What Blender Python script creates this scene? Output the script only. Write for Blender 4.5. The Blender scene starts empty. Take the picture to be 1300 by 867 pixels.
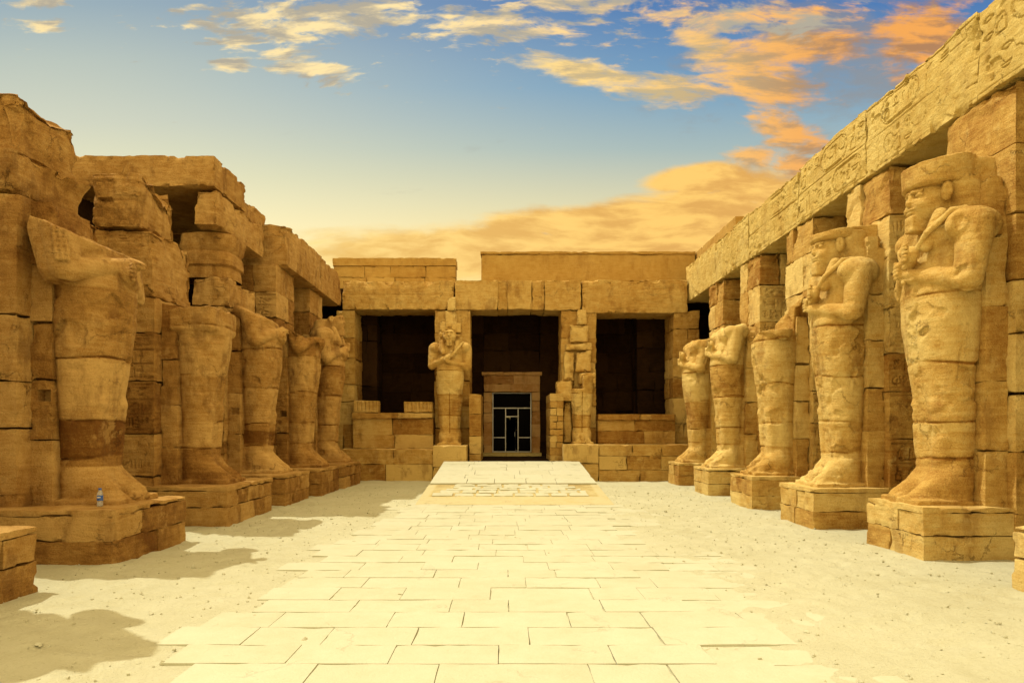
import bpy, math, random
import numpy as np
from mathutils import Vector

# ------------------------------------------------------------------ camera, sky, sun, exposure
scene = bpy.context.scene
COL = scene.collection
EYE = 1.65
cam_d = bpy.data.cameras.new("camera")
cam_d.lens = 24.0
cam_d.sensor_width = 36.0
cam_d.shift_x = 0.0077
cam_d.shift_y = -0.0858 * -1
cam_d.clip_end = 3000
cam = bpy.data.objects.new("camera", cam_d)
cam.location = (0, 0, EYE)
cam.rotation_euler = (math.radians(90), 0, 0)
COL.objects.link(cam)
scene.camera = cam

SUN_DIR = Vector((0.5, -0.2, -1.0)).normalized()
sun_d = bpy.data.lights.new("sun", 'SUN')
sun_d.energy = 3.3
sun_d.angle = math.radians(0.5)
sun_d.color = (1.0, 0.94, 0.74)
sun = bpy.data.objects.new("sun", sun_d)
sun.rotation_euler = SUN_DIR.to_track_quat('-Z', 'Y').to_euler()
COL.objects.link(sun)

scene.view_settings.view_transform = 'Standard'
scene.view_settings.look = 'None'
scene.view_settings.gamma = 1.0
scene.view_settings.exposure = 0.10
scene.view_settings.use_curve_mapping = False


def lin(r, g, b):
    f = lambda c: (c / 255 / 12.92) if c / 255 <= 0.04045 else ((c / 255 + 0.055) / 1.055) ** 2.4
    return (f(r), f(g), f(b), 1.0)


class NT:
    """Small node-tree writer."""
    def __init__(self, tree):
        self.t = tree
        self.n = tree.nodes
        self.l = tree.links

    def put(self, sock, v):
        if isinstance(v, bpy.types.NodeSocket):
            self.l.new(v, sock)
        else:
            sock.default_value = v

    def math(self, op, a, b=0.0, c=None, clamp=False):
        n = self.n.new('ShaderNodeMath')
        n.operation = op
        n.use_clamp = clamp
        self.put(n.inputs[0], a)
        self.put(n.inputs[1], b)
        if c is not None:
            self.put(n.inputs[2], c)
        return n.outputs[0]

    def smooth(self, x, lo, hi, a=0.0, b=1.0):
        n = self.n.new('ShaderNodeMapRange')
        n.interpolation_type = 'SMOOTHSTEP'
        self.put(n.inputs['Value'], x)
        n.inputs['From Min'].default_value = lo
        n.inputs['From Max'].default_value = hi
        n.inputs['To Min'].default_value = a
        n.inputs['To Max'].default_value = b
        return n.outputs['Result']

    def mix(self, f, a, b, mode='MIX'):
        n = self.n.new('ShaderNodeMix')
        n.data_type = 'RGBA'
        n.blend_type = mode
        self.put(n.inputs[0], f)
        self.put(n.inputs[6], a)
        self.put(n.inputs[7], b)
        return n.outputs[2]

    def noise(self, vec, scale, detail=4, rough=0.55, dist=0.0, out=0):
        n = self.n.new('ShaderNodeTexNoise')
        self.l.new(vec, n.inputs['Vector'])
        n.inputs['Scale'].default_value = scale
        n.inputs['Detail'].default_value = detail
        n.inputs['Roughness'].default_value = rough
        n.inputs['Distortion'].default_value = dist
        return n.outputs[out]

    def mapping(self, vec, scale=(1, 1, 1), loc=(0, 0, 0), rot=(0, 0, 0)):
        n = self.n.new('ShaderNodeMapping')
        self.l.new(vec, n.inputs['Vector'])
        n.inputs['Scale'].default_value = scale
        n.inputs['Location'].default_value = loc
        n.inputs['Rotation'].default_value = rot
        return n.outputs[0]

    def ramp(self, f, stops):
        n = self.n.new('ShaderNodeValToRGB')
        self.put(n.inputs[0], f)
        cr = n.color_ramp
        while len(cr.elements) < len(stops):
            cr.elements.new(0.5)
        for e, (p, c) in zip(cr.elements, stops):
            e.position = p
            e.color = c
        return n.outputs[0]

    def comb(self, x, y, z):
        n = self.n.new('ShaderNodeCombineXYZ')
        self.put(n.inputs[0], x)
        self.put(n.inputs[1], y)
        self.put(n.inputs[2], z)
        return n.outputs[0]


def make_world():
    w = bpy.data.worlds.new("World")
    scene.world = w
    w.use_nodes = True
    k = NT(w.node_tree)
    k.n.clear()
    out = k.n.new('ShaderNodeOutputWorld')
    bg = k.n.new('ShaderNodeBackground')
    k.l.new(bg.outputs[0], out.inputs[0])
    sky = k.n.new('ShaderNodeTexSky')
    sky.sky_type = 'NISHITA'
    sky.sun_disc = False
    sky.sun_elevation = math.radians(61.7)
    sky.sun_rotation = math.atan2(-0.5, 0.2)
    tc = k.n.new('ShaderNodeTexCoord')
    sep = k.n.new('ShaderNodeSeparateXYZ')
    k.l.new(tc.outputs['Generated'], sep.inputs[0])
    x, y, z = sep.outputs
    ay = k.math('MAXIMUM', k.math('ABSOLUTE', y), 0.2)
    u = k.math('DIVIDE', x, ay)                 # horizontal slope
    v = k.math('DIVIDE', z, ay)                 # vertical slope
    # clear sky, bright yellow above the horizon, blue higher up
    side = k.smooth(u, -0.75, 0.35)
    right = k.ramp(v, [(0.0, lin(246, 200, 110)), (0.20, lin(250, 214, 124)), (0.265, lin(248, 222, 150)),
                       (0.33, lin(214, 208, 170)), (0.41, lin(164, 183, 182)), (0.50, lin(118, 158, 188)), (0.66, lin(62, 108, 172))])
    left = k.ramp(v, [(0.0, lin(255, 238, 160)), (0.22, lin(255, 242, 176)), (0.30, lin(254, 241, 190)),
                      (0.37, lin(230, 226, 186)), (0.45, lin(206, 209, 188)), (0.54, lin(184, 194, 184)), (0.66, lin(136, 162, 180))])
    col = k.mix(side, left, right)
    # clouds: flat layers, soft billows
    uv = k.comb(u, k.math('MULTIPLY', v, 2.7), 0.0)
    warp = k.noise(uv, 3.0, 3, 0.5, out=1)
    n2 = k.n.new('ShaderNodeVectorMath')
    n2.operation = 'MULTIPLY_ADD'
    k.l.new(warp, n2.inputs[0])
    n2.inputs[1].default_value = (0.16, 0.16, 0)
    k.l.new(uv, n2.inputs[2])
    p = n2.outputs[0]
    big = k.noise(p, 6.5, 9, 0.62)
    small = k.noise(k.mapping(p, scale=(1, 1.15, 1), loc=(4.1, 2.7, 0)), 24.0, 8, 0.58)

    def blob(cu, cv, ru, rv, rot=0.0):
        c, s = math.cos(rot), math.sin(rot)
        du = k.math('SUBTRACT', u, cu)
        dv = k.math('SUBTRACT', v, cv)
        a = k.math('DIVIDE', k.math('ADD', k.math('MULTIPLY', du, c), k.math('MULTIPLY', dv, s)), ru)
        b = k.math('DIVIDE', k.math('SUBTRACT', k.math('MULTIPLY', dv, c), k.math('MULTIPLY', du, s)), rv)
        r2 = k.math('ADD', k.math('MULTIPLY', a, a), k.math('MULTIPLY', b, b))
        return k.math('EXPONENT', k.math('MULTIPLY', r2, -1.0))

    def total(lst):
        t = lst[0]
        for q in lst[1:]:
            t = k.math('MAXIMUM', t, q)
        return t
    # small bright puffs over the middle, long bank to the right, low sheet over the far wall
    puffs = total([blob(-0.30, 0.60, 0.20, 0.035), blob(-0.02, 0.590, 0.13, 0.030, -0.05), blob(-0.29, 0.53, 0.10, 0.025, -0.25),
                   blob(0.10, 0.625, 0.14, 0.025), k.math('MULTIPLY', blob(0.10, 0.61, 0.60, 0.085), 0.50), blob(-0.19, 0.61, 0.10, 0.03), blob(-0.39, 0.575, 0.06, 0.02), blob(-0.68, 0.59, 0.05, 0.012), blob(-0.69, 0.625, 0.06, 0.012), blob(-0.40, 0.535, 0.05, 0.012), blob(0.43, 0.60, 0.10, 0.03), blob(0.33, 0.60, 0.14, 0.03), blob(-0.33, 0.575, 0.09, 0.02)])
    band = total([blob(0.13, 0.520, 0.15, 0.026, -0.20), blob(0.24, 0.500, 0.10, 0.03, -0.05), blob(0.37, 0.52, 0.13, 0.06, -0.4),
                  blob(0.41, 0.44, 0.09, 0.04, -0.5), blob(0.46, 0.375, 0.09, 0.03, -0.3), blob(0.36, 0.40, 0.05, 0.02), blob(0.43, 0.56, 0.13, 0.04), blob(0.62, 0.58, 0.10, 0.09), blob(0.30, 0.565, 0.08, 0.025, -0.3)])
    low = total([blob(0.18, 0.300, 0.32, 0.042, 0.09), blob(0.06, 0.265, 0.42, 0.05, 0.04), blob(0.34, 0.335, 0.15, 0.045, 0.1), blob(0.28, 0.368, 0.09, 0.022, 0.1),
                 blob(0.40, 0.29, 0.18, 0.07, 0.15)])
    d_puff = k.smooth(k.math('ADD', k.math('MULTIPLY', puffs, 0.42), small), 0.66, 0.90)
    d_band = k.smooth(k.math('ADD', k.math('MULTIPLY', band, 0.44), k.math('ADD', k.math('MULTIPLY', big, 0.55), k.math('MULTIPLY', small, 0.45))), 0.68, 0.90)
    d_low = k.smooth(k.math('ADD', k.math('MULTIPLY', low, 0.85), k.math('MULTIPLY', big, 0.8)), 0.62, 0.94)
    # bodies of cloud: warm tops, greyer undersides where thick
    tex = k.noise(k.mapping(p, scale=(1, 1.6, 1), loc=(1.3, 0.4, 0)), 9.0, 8, 0.6)
    puff_c = k.mix(k.smooth(u, -0.2, 0.6), lin(252, 226, 166), lin(248, 176, 92))
    puff_c = k.mix(k.smooth(tex, 0.42, 0.62), lin(176, 168, 150), puff_c)
    band_c = k.mix(k.smooth(u, 0.05, 0.55), lin(252, 216, 140), lin(240, 166, 86))
    band_c = k.mix(k.smooth(tex, 0.40, 0.58), k.mix(k.smooth(u, 0.2, 0.55), lin(200, 178, 134), lin(176, 130, 92)), band_c)
    low_c = k.mix(k.smooth(tex, 0.38, 0.62), k.mix(side, lin(244, 206, 120), lin(222, 168, 90)), k.mix(side, lin(255, 228, 150), lin(252, 202, 110)))
    # patches of thin grey haze of cloud high on the right
    veil = k.math('MULTIPLY', k.smooth(k.math('ADD', big, k.math('MULTIPLY', blob(0.5, 0.55, 0.28, 0.14), 0.35)), 0.62, 0.9), 0.6)
    col = k.mix(veil, col, lin(150, 140, 130))
    col = k.mix(d_low, col, low_c)
    col = k.mix(d_band, col, band_c)
    col = k.mix(d_puff, col, puff_c)
    # overhead and behind: Nishita sky mixed with an added bright warm fill light
    sky_fill = k.mix(0.70, k.mix(1.0, sky.outputs[0], (0.12, 0.115, 0.105, 1), 'MULTIPLY'), (2.35, 1.72, 0.76, 1))
    ahead = k.math('MULTIPLY', k.smooth(v, 0.80, 0.62), k.smooth(y, 0.1, 0.35))
    fin = k.mix(ahead, sky_fill, col)
    k.l.new(fin, bg.inputs[0])
    bg.inputs[1].default_value = 1.0


make_world()

# ------------------------------------------------------------------ numeric noise
_C = (np.uint32(374761393), np.uint32(668265263), np.uint32(2246822519), np.uint32(3266489917))


def _hash(ix, iy, iz, seed):
    h = ix.astype(np.uint32) * _C[0] + iy.astype(np.uint32) * _C[1] + iz.astype(np.uint32) * _C[2] + np.uint32((seed * 668265263 + 12345) & 0xffffffff)
    h = (h ^ (h >> np.uint32(15))) * _C[3]
    h = (h ^ (h >> np.uint32(13))) * _C[1]
    h = h ^ (h >> np.uint32(16))
    return h.astype(np.float32) * np.float32(2.0 / 4294967295.0) - np.float32(1.0)


def vnoise(p, seed=0):
    f = np.floor(p)
    t = (p - f).astype(np.float32)
    i = f.astype(np.int64)
    t = t * t * t * (t * (t * 6 - 15) + 10)
    x0, y0, z0 = i[..., 0], i[..., 1], i[..., 2]
    tx, ty, tz = t[..., 0], t[..., 1], t[..., 2]
    r = 0
    for dx in (0, 1):
        wx = tx if dx else 1 - tx
        for dy in (0, 1):
            wy = wx * (ty if dy else 1 - ty)
            for dz in (0, 1):
                r = r + wy * (tz if dz else 1 - tz) * _hash(x0 + dx, y0 + dy, z0 + dz, seed)
    return r


def fbm(p, freq, octaves=4, seed=0, gain=0.5):
    a, s, r = 1.0, 0.0, 0
    for o in range(octaves):
        r = r + a * vnoise(p * freq + 17.3 * o, seed + o * 7)
        s += a
        a *= gain
        freq *= 2.03
    return r / s * 1.6


def facet(p, freq, seed=0):
    """Broken-stone noise: every cell is a tilted plane, with sharp arrises between cells."""
    q = np.asarray(p, np.float32) * freq
    b = np.floor(q - 0.5).astype(np.int64)
    best = np.full(len(q), 9.0, np.float32)
    val = np.zeros(len(q), np.float32)
    for dx in (0, 1):
        for dy in (0, 1):
            for dz in (0, 1):
                i, j, k_ = b[:, 0] + dx, b[:, 1] + dy, b[:, 2] + dz
                d = np.stack([q[:, 0] - i - 0.5 - 0.35 * _hash(i, j, k_, seed), q[:, 1] - j - 0.5 - 0.35 * _hash(i, j, k_, seed + 1), q[:, 2] - k_ - 0.5 - 0.35 * _hash(i, j, k_, seed + 2)], 1)
                r2 = (d * d).sum(1)
                v = 0.8 * _hash(i, j, k_, seed + 3) + d[:, 0] * 0.9 * _hash(i, j, k_, seed + 4) + d[:, 1] * 0.9 * _hash(i, j, k_, seed + 5) + d[:, 2] * 0.9 * _hash(i, j, k_, seed + 6)
                w = r2 < best
                best = np.where(w, r2, best)
                val = np.where(w, v, val)
    return val


# ------------------------------------------------------------------ mesh collection
class MB:
    def __init__(self):
        self.v, self.f, self.t, self.n = [], [], [], 0

    def add(self, v, f, tone=0.5):
        v = np.asarray(v, np.float32)
        self.v.append(v)
        self.f.append(np.asarray(f, np.int64) + self.n)
        t = np.empty(len(v), np.float32)
        t[:] = tone
        self.t.append(t)
        self.n += len(v)

    def build(self, name, mat, parent=None, loc=None, sharp=42, smooth=True):
        v = np.concatenate(self.v)
        f = np.concatenate(self.f)
        t = np.concatenate(self.t)
        if loc is None:
            if parent is not None:
                loc = (0, 0, 0)
                v = v - np.array(parent.location, np.float32)
            else:
                lo, hi = v.min(0), v.max(0)
                loc = ((lo[0] + hi[0]) / 2, (lo[1] + hi[1]) / 2, lo[2])
                v = v - np.array(loc, np.float32)
        me = bpy.data.meshes.new(name)
        me.vertices.add(len(v))
        me.vertices.foreach_set('co', v.astype(np.float32).ravel())
        me.loops.add(f.size)
        me.loops.foreach_set('vertex_index', f.astype(np.int32).ravel())
        me.polygons.add(len(f))
        me.polygons.foreach_set('loop_start', np.arange(0, f.size, f.shape[1], dtype=np.int32))
        me.polygons.foreach_set('loop_total', np.full(len(f), f.shape[1], np.int32))
        me.polygons.foreach_set('use_smooth', np.full(len(f), smooth, bool))
        me.update(calc_edges=True)
        a = me.attributes.new('tone', 'FLOAT', 'POINT')
        a.data.foreach_set('value', t)
        if smooth and sharp:
            me.set_sharp_from_angle(angle=math.radians(sharp))
        me.materials.append(mat)
        o = bpy.data.objects.new(name, me)
        COL.objects.link(o)
        o.location = loc
        if parent is not None:
            o.parent = parent
        return o


def tag(o, label=None, cat=None, group=None, kind=None):
    if label:
        o['label'] = label
    if cat:
        o['category'] = cat
    if group:
        o['group'] = group
    if kind or cat:
        o['kind'] = kind or 'thing'
    return o


def empty(name, loc, label, cat, group=None):
    o = bpy.data.objects.new(name, None)
    o.empty_display_size = 0.2
    COL.objects.link(o)
    o.location = loc
    return tag(o, label, cat, group)


def lattice(nx, ny, nz):
    m = np.zeros((nx + 1, ny + 1, nz + 1), bool)
    m[0], m[-1] = True, True
    m[:, 0], m[:, -1] = True, True
    m[:, :, 0], m[:, :, -1] = True, True
    ids = np.full(m.shape, -1, np.int64)
    ids[m] = np.arange(m.sum())
    ijk = np.argwhere(m)
    fs = []

    def quads(g, flip):
        q = np.stack([g[:-1, :-1], g[1:, :-1], g[1:, 1:], g[:-1, 1:]], -1).reshape(-1, 4)
        fs.append(q[:, ::-1] if flip else q)
    quads(ids[0], True)
    quads(ids[-1], False)
    quads(ids[:, 0], False)
    quads(ids[:, -1], True)
    quads(ids[:, :, 0], True)
    quads(ids[:, :, -1], False)
    return ijk, np.concatenate(fs)


def block(mb, lo, hi, res=0.06, r=0.025, amp=0.012, chip=0.10, seed=0, tone=None, relief=None, rot=0.0, bite=0.0, shear=None, fine=0.0, cap=170):
    """One weathered stone: rounded edges, uneven faces, broken corners, optional carved face."""
    lo, hi = np.array(lo, float), np.array(hi, float)
    s = hi - lo
    c = (lo + hi) / 2
    rs = np.array(res if isinstance(res, (tuple, list)) else (res,) * 3, float)
    n = np.clip(np.ceil(s / rs).astype(int), 2, cap)
    ijk, f = lattice(*n)
    h = s / 2
    p = ijk / n * s - h
    wp = (p + c).astype(np.float32) + seed * 3.71
    rr = np.minimum(r * (1.0 + 0.8 * vnoise(wp * 5.0, 3)), h.min() * 0.45)[:, None]
    q = np.clip(p, -(h - rr), h - rr)
    d = p - q
    ln = np.linalg.norm(d, axis=1, keepdims=True)
    nr = d / np.maximum(ln, 1e-6)
    p2 = q + nr * rr
    e = np.sort(h - np.abs(p), axis=1)
    s2 = e[:, 1]
    off = amp * (0.75 * fbm((p + c).astype(np.float32), 1.6, 4, 11) + 0.25 * fbm(wp, 3.0, 3, 12))
    if fine:
        off = off + fine * fbm(wp, 14.0, 3, 19)
    edge = np.exp(-s2 / 0.11)
    off = off - chip * edge * (0.55 * np.clip(fbm(wp, 1.9, 3, 23) - 0.12, 0, 1) + 0.75 * np.clip(facet(wp, 4.5, 24) - 0.30, 0, 1))
    if bite:
        # big losses of stone, strongest at the upper corners
        up = np.clip((p[:, 2] / h[2]) * 0.5 + 0.6, 0, 1)
        off = off - bite * np.exp(-s2 / 0.30) * up * (0.45 * np.clip(fbm(wp, 1.0, 4, 31) + 0.15, 0, 1.2) + 0.75 * np.clip(facet(wp, 2.2, 32) + 0.05, 0, 1.2))
    tn = np.full(len(p), 0.5 if tone is None else tone, np.float32)
    if relief is not None:
        ax, sg, hm, px, depth = relief
        on = (ijk[:, ax] == (n[ax] if sg > 0 else 0)) & (e[:, 1] > 0.03)
        o_ax = 1 if ax == 0 else 0
        uu = p[on][:, o_ax] + h[o_ax]
        vv = p[on][:, 2] + h[2]
        ui = np.clip((uu / px).astype(int), 0, hm.shape[0] - 1)
        vi = np.clip((vv / px).astype(int), 0, hm.shape[1] - 1)
        wear = np.clip(0.85 + 0.8 * fbm(wp[on], 0.9, 3, 41), 0.25, 1)
        off[on] -= depth * hm[ui, vi] * wear
    p2 = p2 + nr * off[:, None]
    if shear is not None:
        p2 = shear(p2, h)
    if rot:
        cs, sn = math.cos(rot), math.sin(rot)
        p2 = np.stack([p2[:, 0] * cs - p2[:, 1] * sn, p2[:, 0] * sn + p2[:, 1] * cs, p2[:, 2]], 1)
    mb.add(p2 + c, f, tn)


def masonry(mb, lo, hi, rng, course=0.55, length=1.1, axis=0, res=0.055, r=0.005, amp=0.014, chip=0.05, jit=0.003, tone=0.5, tvar=0.13, bite=0.0, split=True, fine=0.0):
    """Coursed ashlar filling a box; blocks run along `axis` through the full thickness."""
    z = lo[2]
    H = hi[2] - lo[2]
    nc = max(1, round(H / course))
    cuts = np.cumsum(rng.uniform(0.8, 1.2, nc))
    cuts = cuts / cuts[-1] * H
    oth = 1 - axis
    for ci in range(nc):
        z1 = lo[2] + cuts[ci]
        L = hi[axis] - lo[axis]
        nb = max(1, round(L / length + rng.uniform(-0.4, 0.4)))
        if nb == 1 and split and L > 0.8 and rng.random() < 0.6:
            nb = 2
        c2 = np.cumsum(rng.uniform(0.7, 1.3, nb))
        c2 = c2 / c2[-1] * L
        a = lo[axis]
        for bi in range(nb):
            b = lo[axis] + c2[bi]
            l2, h2 = [0, 0, z], [0, 0, z1]
            l2[axis], h2[axis] = a, b
            l2[oth], h2[oth] = lo[oth] + rng.uniform(-jit, jit), hi[oth] + rng.uniform(-jit, jit)
            if bi == 0:
                l2[axis] += rng.uniform(-jit, jit)
            if bi == nb - 1:
                h2[axis] += rng.uniform(-jit, jit)
            block(mb, l2, h2, res, r, amp, chip, int(rng.integers(1, 900)), tone + rng.uniform(-tvar, tvar) + (.2 if rng.random() < .08 else 0), bite=bite, fine=fine)
            a = b
        z = z1


# ------------------------------------------------------------------ carved signs
def glyph_map(W, H, seed, px=0.01, rows=2, frame=True, vertical=False):
    rng = np.random.default_rng(seed)
    nx, ny = max(4, int(W / px)), max(4, int(H / px))
    X, Y = np.meshgrid((np.arange(nx) + .5) * px, (np.arange(ny) + .5) * px, indexing='ij')
    M = np.zeros((nx, ny), np.float32)

    def put(d, w=0.011):
        np.maximum(M, np.clip((w - d) / (w * 0.8), 0, 1), out=M)

    def seg(a, b, w=0.011):
        ax, ay = a
        bx, by = b
        dx, dy = bx - ax, by - ay
        t = np.clip(((X - ax) * dx + (Y - ay) * dy) / max(dx * dx + dy * dy, 1e-9), 0, 1)
        put(np.hypot(X - ax - t * dx, Y - ay - t * dy), w)

    def ell(cx, cy, rx, ry, w=0.010, solid=False):
        d = (np.hypot((X - cx) / rx, (Y - cy) / ry) - 1) * min(rx, ry)
        put(np.maximum(d, 0) if solid else np.abs(d), w)

    def poly(pts, w=0.011):
        for a, b in zip(pts[:-1], pts[1:]):
            seg(a, b, w)

    def glyph(kind, cx, cy, s):
        P = lambda *q: [(cx + a * s, cy + b * s) for a, b in q]
        if kind == 0:
            ell(cx, cy, .32 * s, .32 * s)
            ell(cx, cy, .08 * s, .08 * s, solid=True)
        elif kind == 1:
            poly(P((-.45, .0), (-.3, .14), (-.15, -.02), (0, .14), (.15, -.02), (.3, .14), (.45, 0)))
        elif kind == 2:      # bird
            ell(cx, cy, .30 * s, .16 * s, solid=True)
            ell(cx + .24 * s, cy + .26 * s, .10 * s, .09 * s, solid=True)
            poly(P((.2, .1), (.24, .24)), .016)
            poly(P((-.28, -.02), (-.48, -.2)), .014)
            poly(P((0, -.12), (0, -.42), (.12, -.42)))
            poly(P((.1, -.12), (.1, -.36)))
        elif kind == 3:      # reed leaf
            poly(P((0, -.45), (0, .45), (.14, .3), (.16, -.05), (0, -.12)))
        elif kind == 4:      # strokes
            for q in (-.25, 0, .25):
                poly(P((q, -.3), (q, .3)), .013)
        elif kind == 5:      # ankh
            ell(cx, cy + .24 * s, .13 * s, .2 * s)
            poly(P((0, .04), (0, -.45)), .014)
            poly(P((-.26, -.02), (.26, -.02)), .014)
        elif kind == 6:      # basket
            poly(P((-.4, .12), (.4, .12), (.26, -.1), (-.26, -.1), (-.4, .12)))
        elif kind == 7:      # seated figure
            ell(cx, cy + .33 * s, .1 * s, .11 * s, solid=True)
            poly(P((0, .22), (-.12, -.1), (-.12, -.42), (.28, -.42), (.22, -.12), (.02, -.02)), .014)
            poly(P((.0, .12), (.3, .08)))
        elif kind == 8:      # mouth
            ell(cx, cy, .4 * s, .13 * s)
        elif kind == 9:      # staff
            poly(P((-.05, -.45), (-.05, .42), (.16, .3)))
            poly(P((.2, -.45), (.2, .1)))
        elif kind == 10:     # bars
            for q in (-.18, .02, .22):
                poly(P((-.4, q), (.4, q)))
        elif kind == 11:     # snake
            poly(P((-.45, -.1), (-.2, .05), (0, -.1), (.2, .05), (.34, .05), (.42, .28)))
    if vertical:
        if frame:
            seg((0.02, 0), (0.02, H))
            seg((W - .02, 0), (W - .02, H))
        y = 0.12
        while y < H - 0.1:
            s = rng.uniform(.16, .26) * min(1, W / .25)
            if rng.random() < .35:
                for q in (-.25, .25):
                    glyph(int(rng.choice([3, 4, 5, 9, 0])), W / 2 + q * W * .8, y, s * .8)
            else:
                glyph(int(rng.integers(0, 12)), W / 2, y, s)
            y += s * 1.05
    else:
        if frame:
            for q in range(rows + 1):
                yy = 0.06 + (H - 0.12) * q / rows
                seg((0, yy), (W, yy), .009)
        for q in range(rows):
            ya = 0.06 + (H - 0.12) * q / rows
            hh = (H - 0.12) / rows
            x = 0.15
            while x < W - 0.15:
                if rng.random() < .16 and x + 1.0 < W:
                    cw = min(1.05, W - x - .05)
                    r_ = hh * .40
                    cy = ya + hh / 2
                    d = np.hypot(np.maximum(np.abs(X - x - cw / 2) - (cw / 2 - r_), 0), Y - cy) - r_
                    put(np.abs(d), .012)
                    put(np.abs(d + .035), .006)
                    for g in np.arange(x + .2, x + cw - .12, .22):
                        glyph(int(rng.integers(0, 12)), g, cy, hh * .52)
                    x += cw + .15
                    continue
                kind = int(rng.integers(0, 12))
                if kind in (1, 6, 8, 10, 0, 11) and rng.random() < .7:
                    glyph(kind, x, ya + hh * .72, hh * .42)
                    glyph(int(rng.choice([1, 4, 6, 8, 10, 11])), x, ya + hh * .28, hh * .42)
                else:
                    glyph(kind, x, ya + hh * .5, hh * .82)
                x += hh * rng.uniform(.42, .6)
    return M


# ------------------------------------------------------------------ materials
def stone_mat(name, base, dark, light, stain=0.35, bump=1.0, soil=None):
    m = bpy.data.materials.new(name)
    m.use_nodes = True
    k = NT(m.node_tree)
    bs = k.n['Principled BSDF']
    geo = k.n.new('ShaderNodeNewGeometry')
    pos = geo.outputs['Position']
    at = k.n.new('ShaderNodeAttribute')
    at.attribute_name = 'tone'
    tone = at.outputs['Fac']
    n1 = k.noise(pos, 0.8, 5, 0.55)
    n2 = k.noise(pos, 5.0, 8, 0.62)
    n3 = k.noise(k.mapping(pos, scale=(1.2, 1.2, 9.0)), 2.2, 5, 0.6, 0.4)
    grain = k.noise(pos, 70.0, 3, 0.6)
    f = k.math('ADD', k.math('MULTIPLY', n1, 0.34), k.math('MULTIPLY', n2, 0.28))
    f = k.math('ADD', f, k.math('MULTIPLY', n3, 0.24))
    f = k.math('ADD', f, k.math('MULTIPLY', grain, 0.26))
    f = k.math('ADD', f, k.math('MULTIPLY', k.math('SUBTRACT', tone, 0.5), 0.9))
    c = k.ramp(f, [(0.38, dark), (0.53, base), (0.68, light)])
    st = k.math('MULTIPLY', k.smooth(k.noise(k.mapping(pos, scale=(1.6, 1.6, 0.7), loc=(7, 3, 1)), 1.5, 7, 0.66), 0.52, 0.66), stain)
    c = k.mix(st, c, (dark[0] * 0.62, dark[1] * 0.48, dark[2] * 0.40, 1))
    pale = k.math('MULTIPLY', k.smooth(k.noise(k.mapping(pos, loc=(2, 9, 4)), 2.6, 8, 0.68), 0.56, 0.66), 0.45)
    c = k.mix(pale, c, light)
    k.l.new(c, bs.inputs['Base Color'])
    bs.inputs['Roughness'].default_value = 0.92
    bs.inputs['Specular IOR Level'].default_value = 0.15
    ck = k.n.new('ShaderNodeTexVoronoi')
    ck.feature = 'DISTANCE_TO_EDGE'
    wv = k.n.new('ShaderNodeVectorMath')
    wv.operation = 'MULTIPLY_ADD'
    k.l.new(k.noise(pos, 3.0, 6, 0.6, out=1), wv.inputs[0])
    wv.inputs[1].default_value = (0.7, 0.7, 0.7)
    k.l.new(pos, wv.inputs[2])
    k.l.new(wv.outputs[0], ck.inputs['Vector'])
    ck.inputs['Scale'].default_value = 0.9
    crack = k.smooth(ck.outputs['Distance'], 0.0, 0.012, 1.0, 0.0)
    crack = k.math('MULTIPLY', crack, k.smooth(k.noise(k.mapping(pos, loc=(5, 1, 8)), 1.3, 3, 0.5), 0.52, 0.60))
    c = k.mix(k.math('MULTIPLY', crack, 0.45 * min(bump, 1)), c, (dark[0] * 0.4, dark[1] * 0.35, dark[2] * 0.3, 1))
    for lk in list(bs.inputs['Base Color'].links):
        k.t.links.remove(lk)
    k.l.new(c, bs.inputs['Base Color'])
    prev = None
    pit = k.n.new('ShaderNodeTexVoronoi')
    k.l.new(pos, pit.inputs['Vector'])
    pit.inputs['Scale'].default_value = 26
    pits = k.smooth(pit.outputs['Distance'], 0.0, 0.35)
    for h, d in ((k.noise(pos, 7.0, 9, 0.70), 0.042), (n3, 0.018), (k.noise(pos, 34.0, 6, 0.70), 0.026), (k.math('MULTIPLY', crack, -1.0), 0.012), (pits, 0.006)):
        b = k.n.new('ShaderNodeBump')
        b.inputs['Strength'].default_value = 0.75
        b.inputs['Distance'].default_value = d * bump
        k.l.new(h, b.inputs['Height'])
        if prev is not None:
            k.l.new(prev, b.inputs['Normal'])
        prev = b.outputs['Normal']
    k.l.new(prev, bs.inputs['Normal'])
    return m


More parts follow.
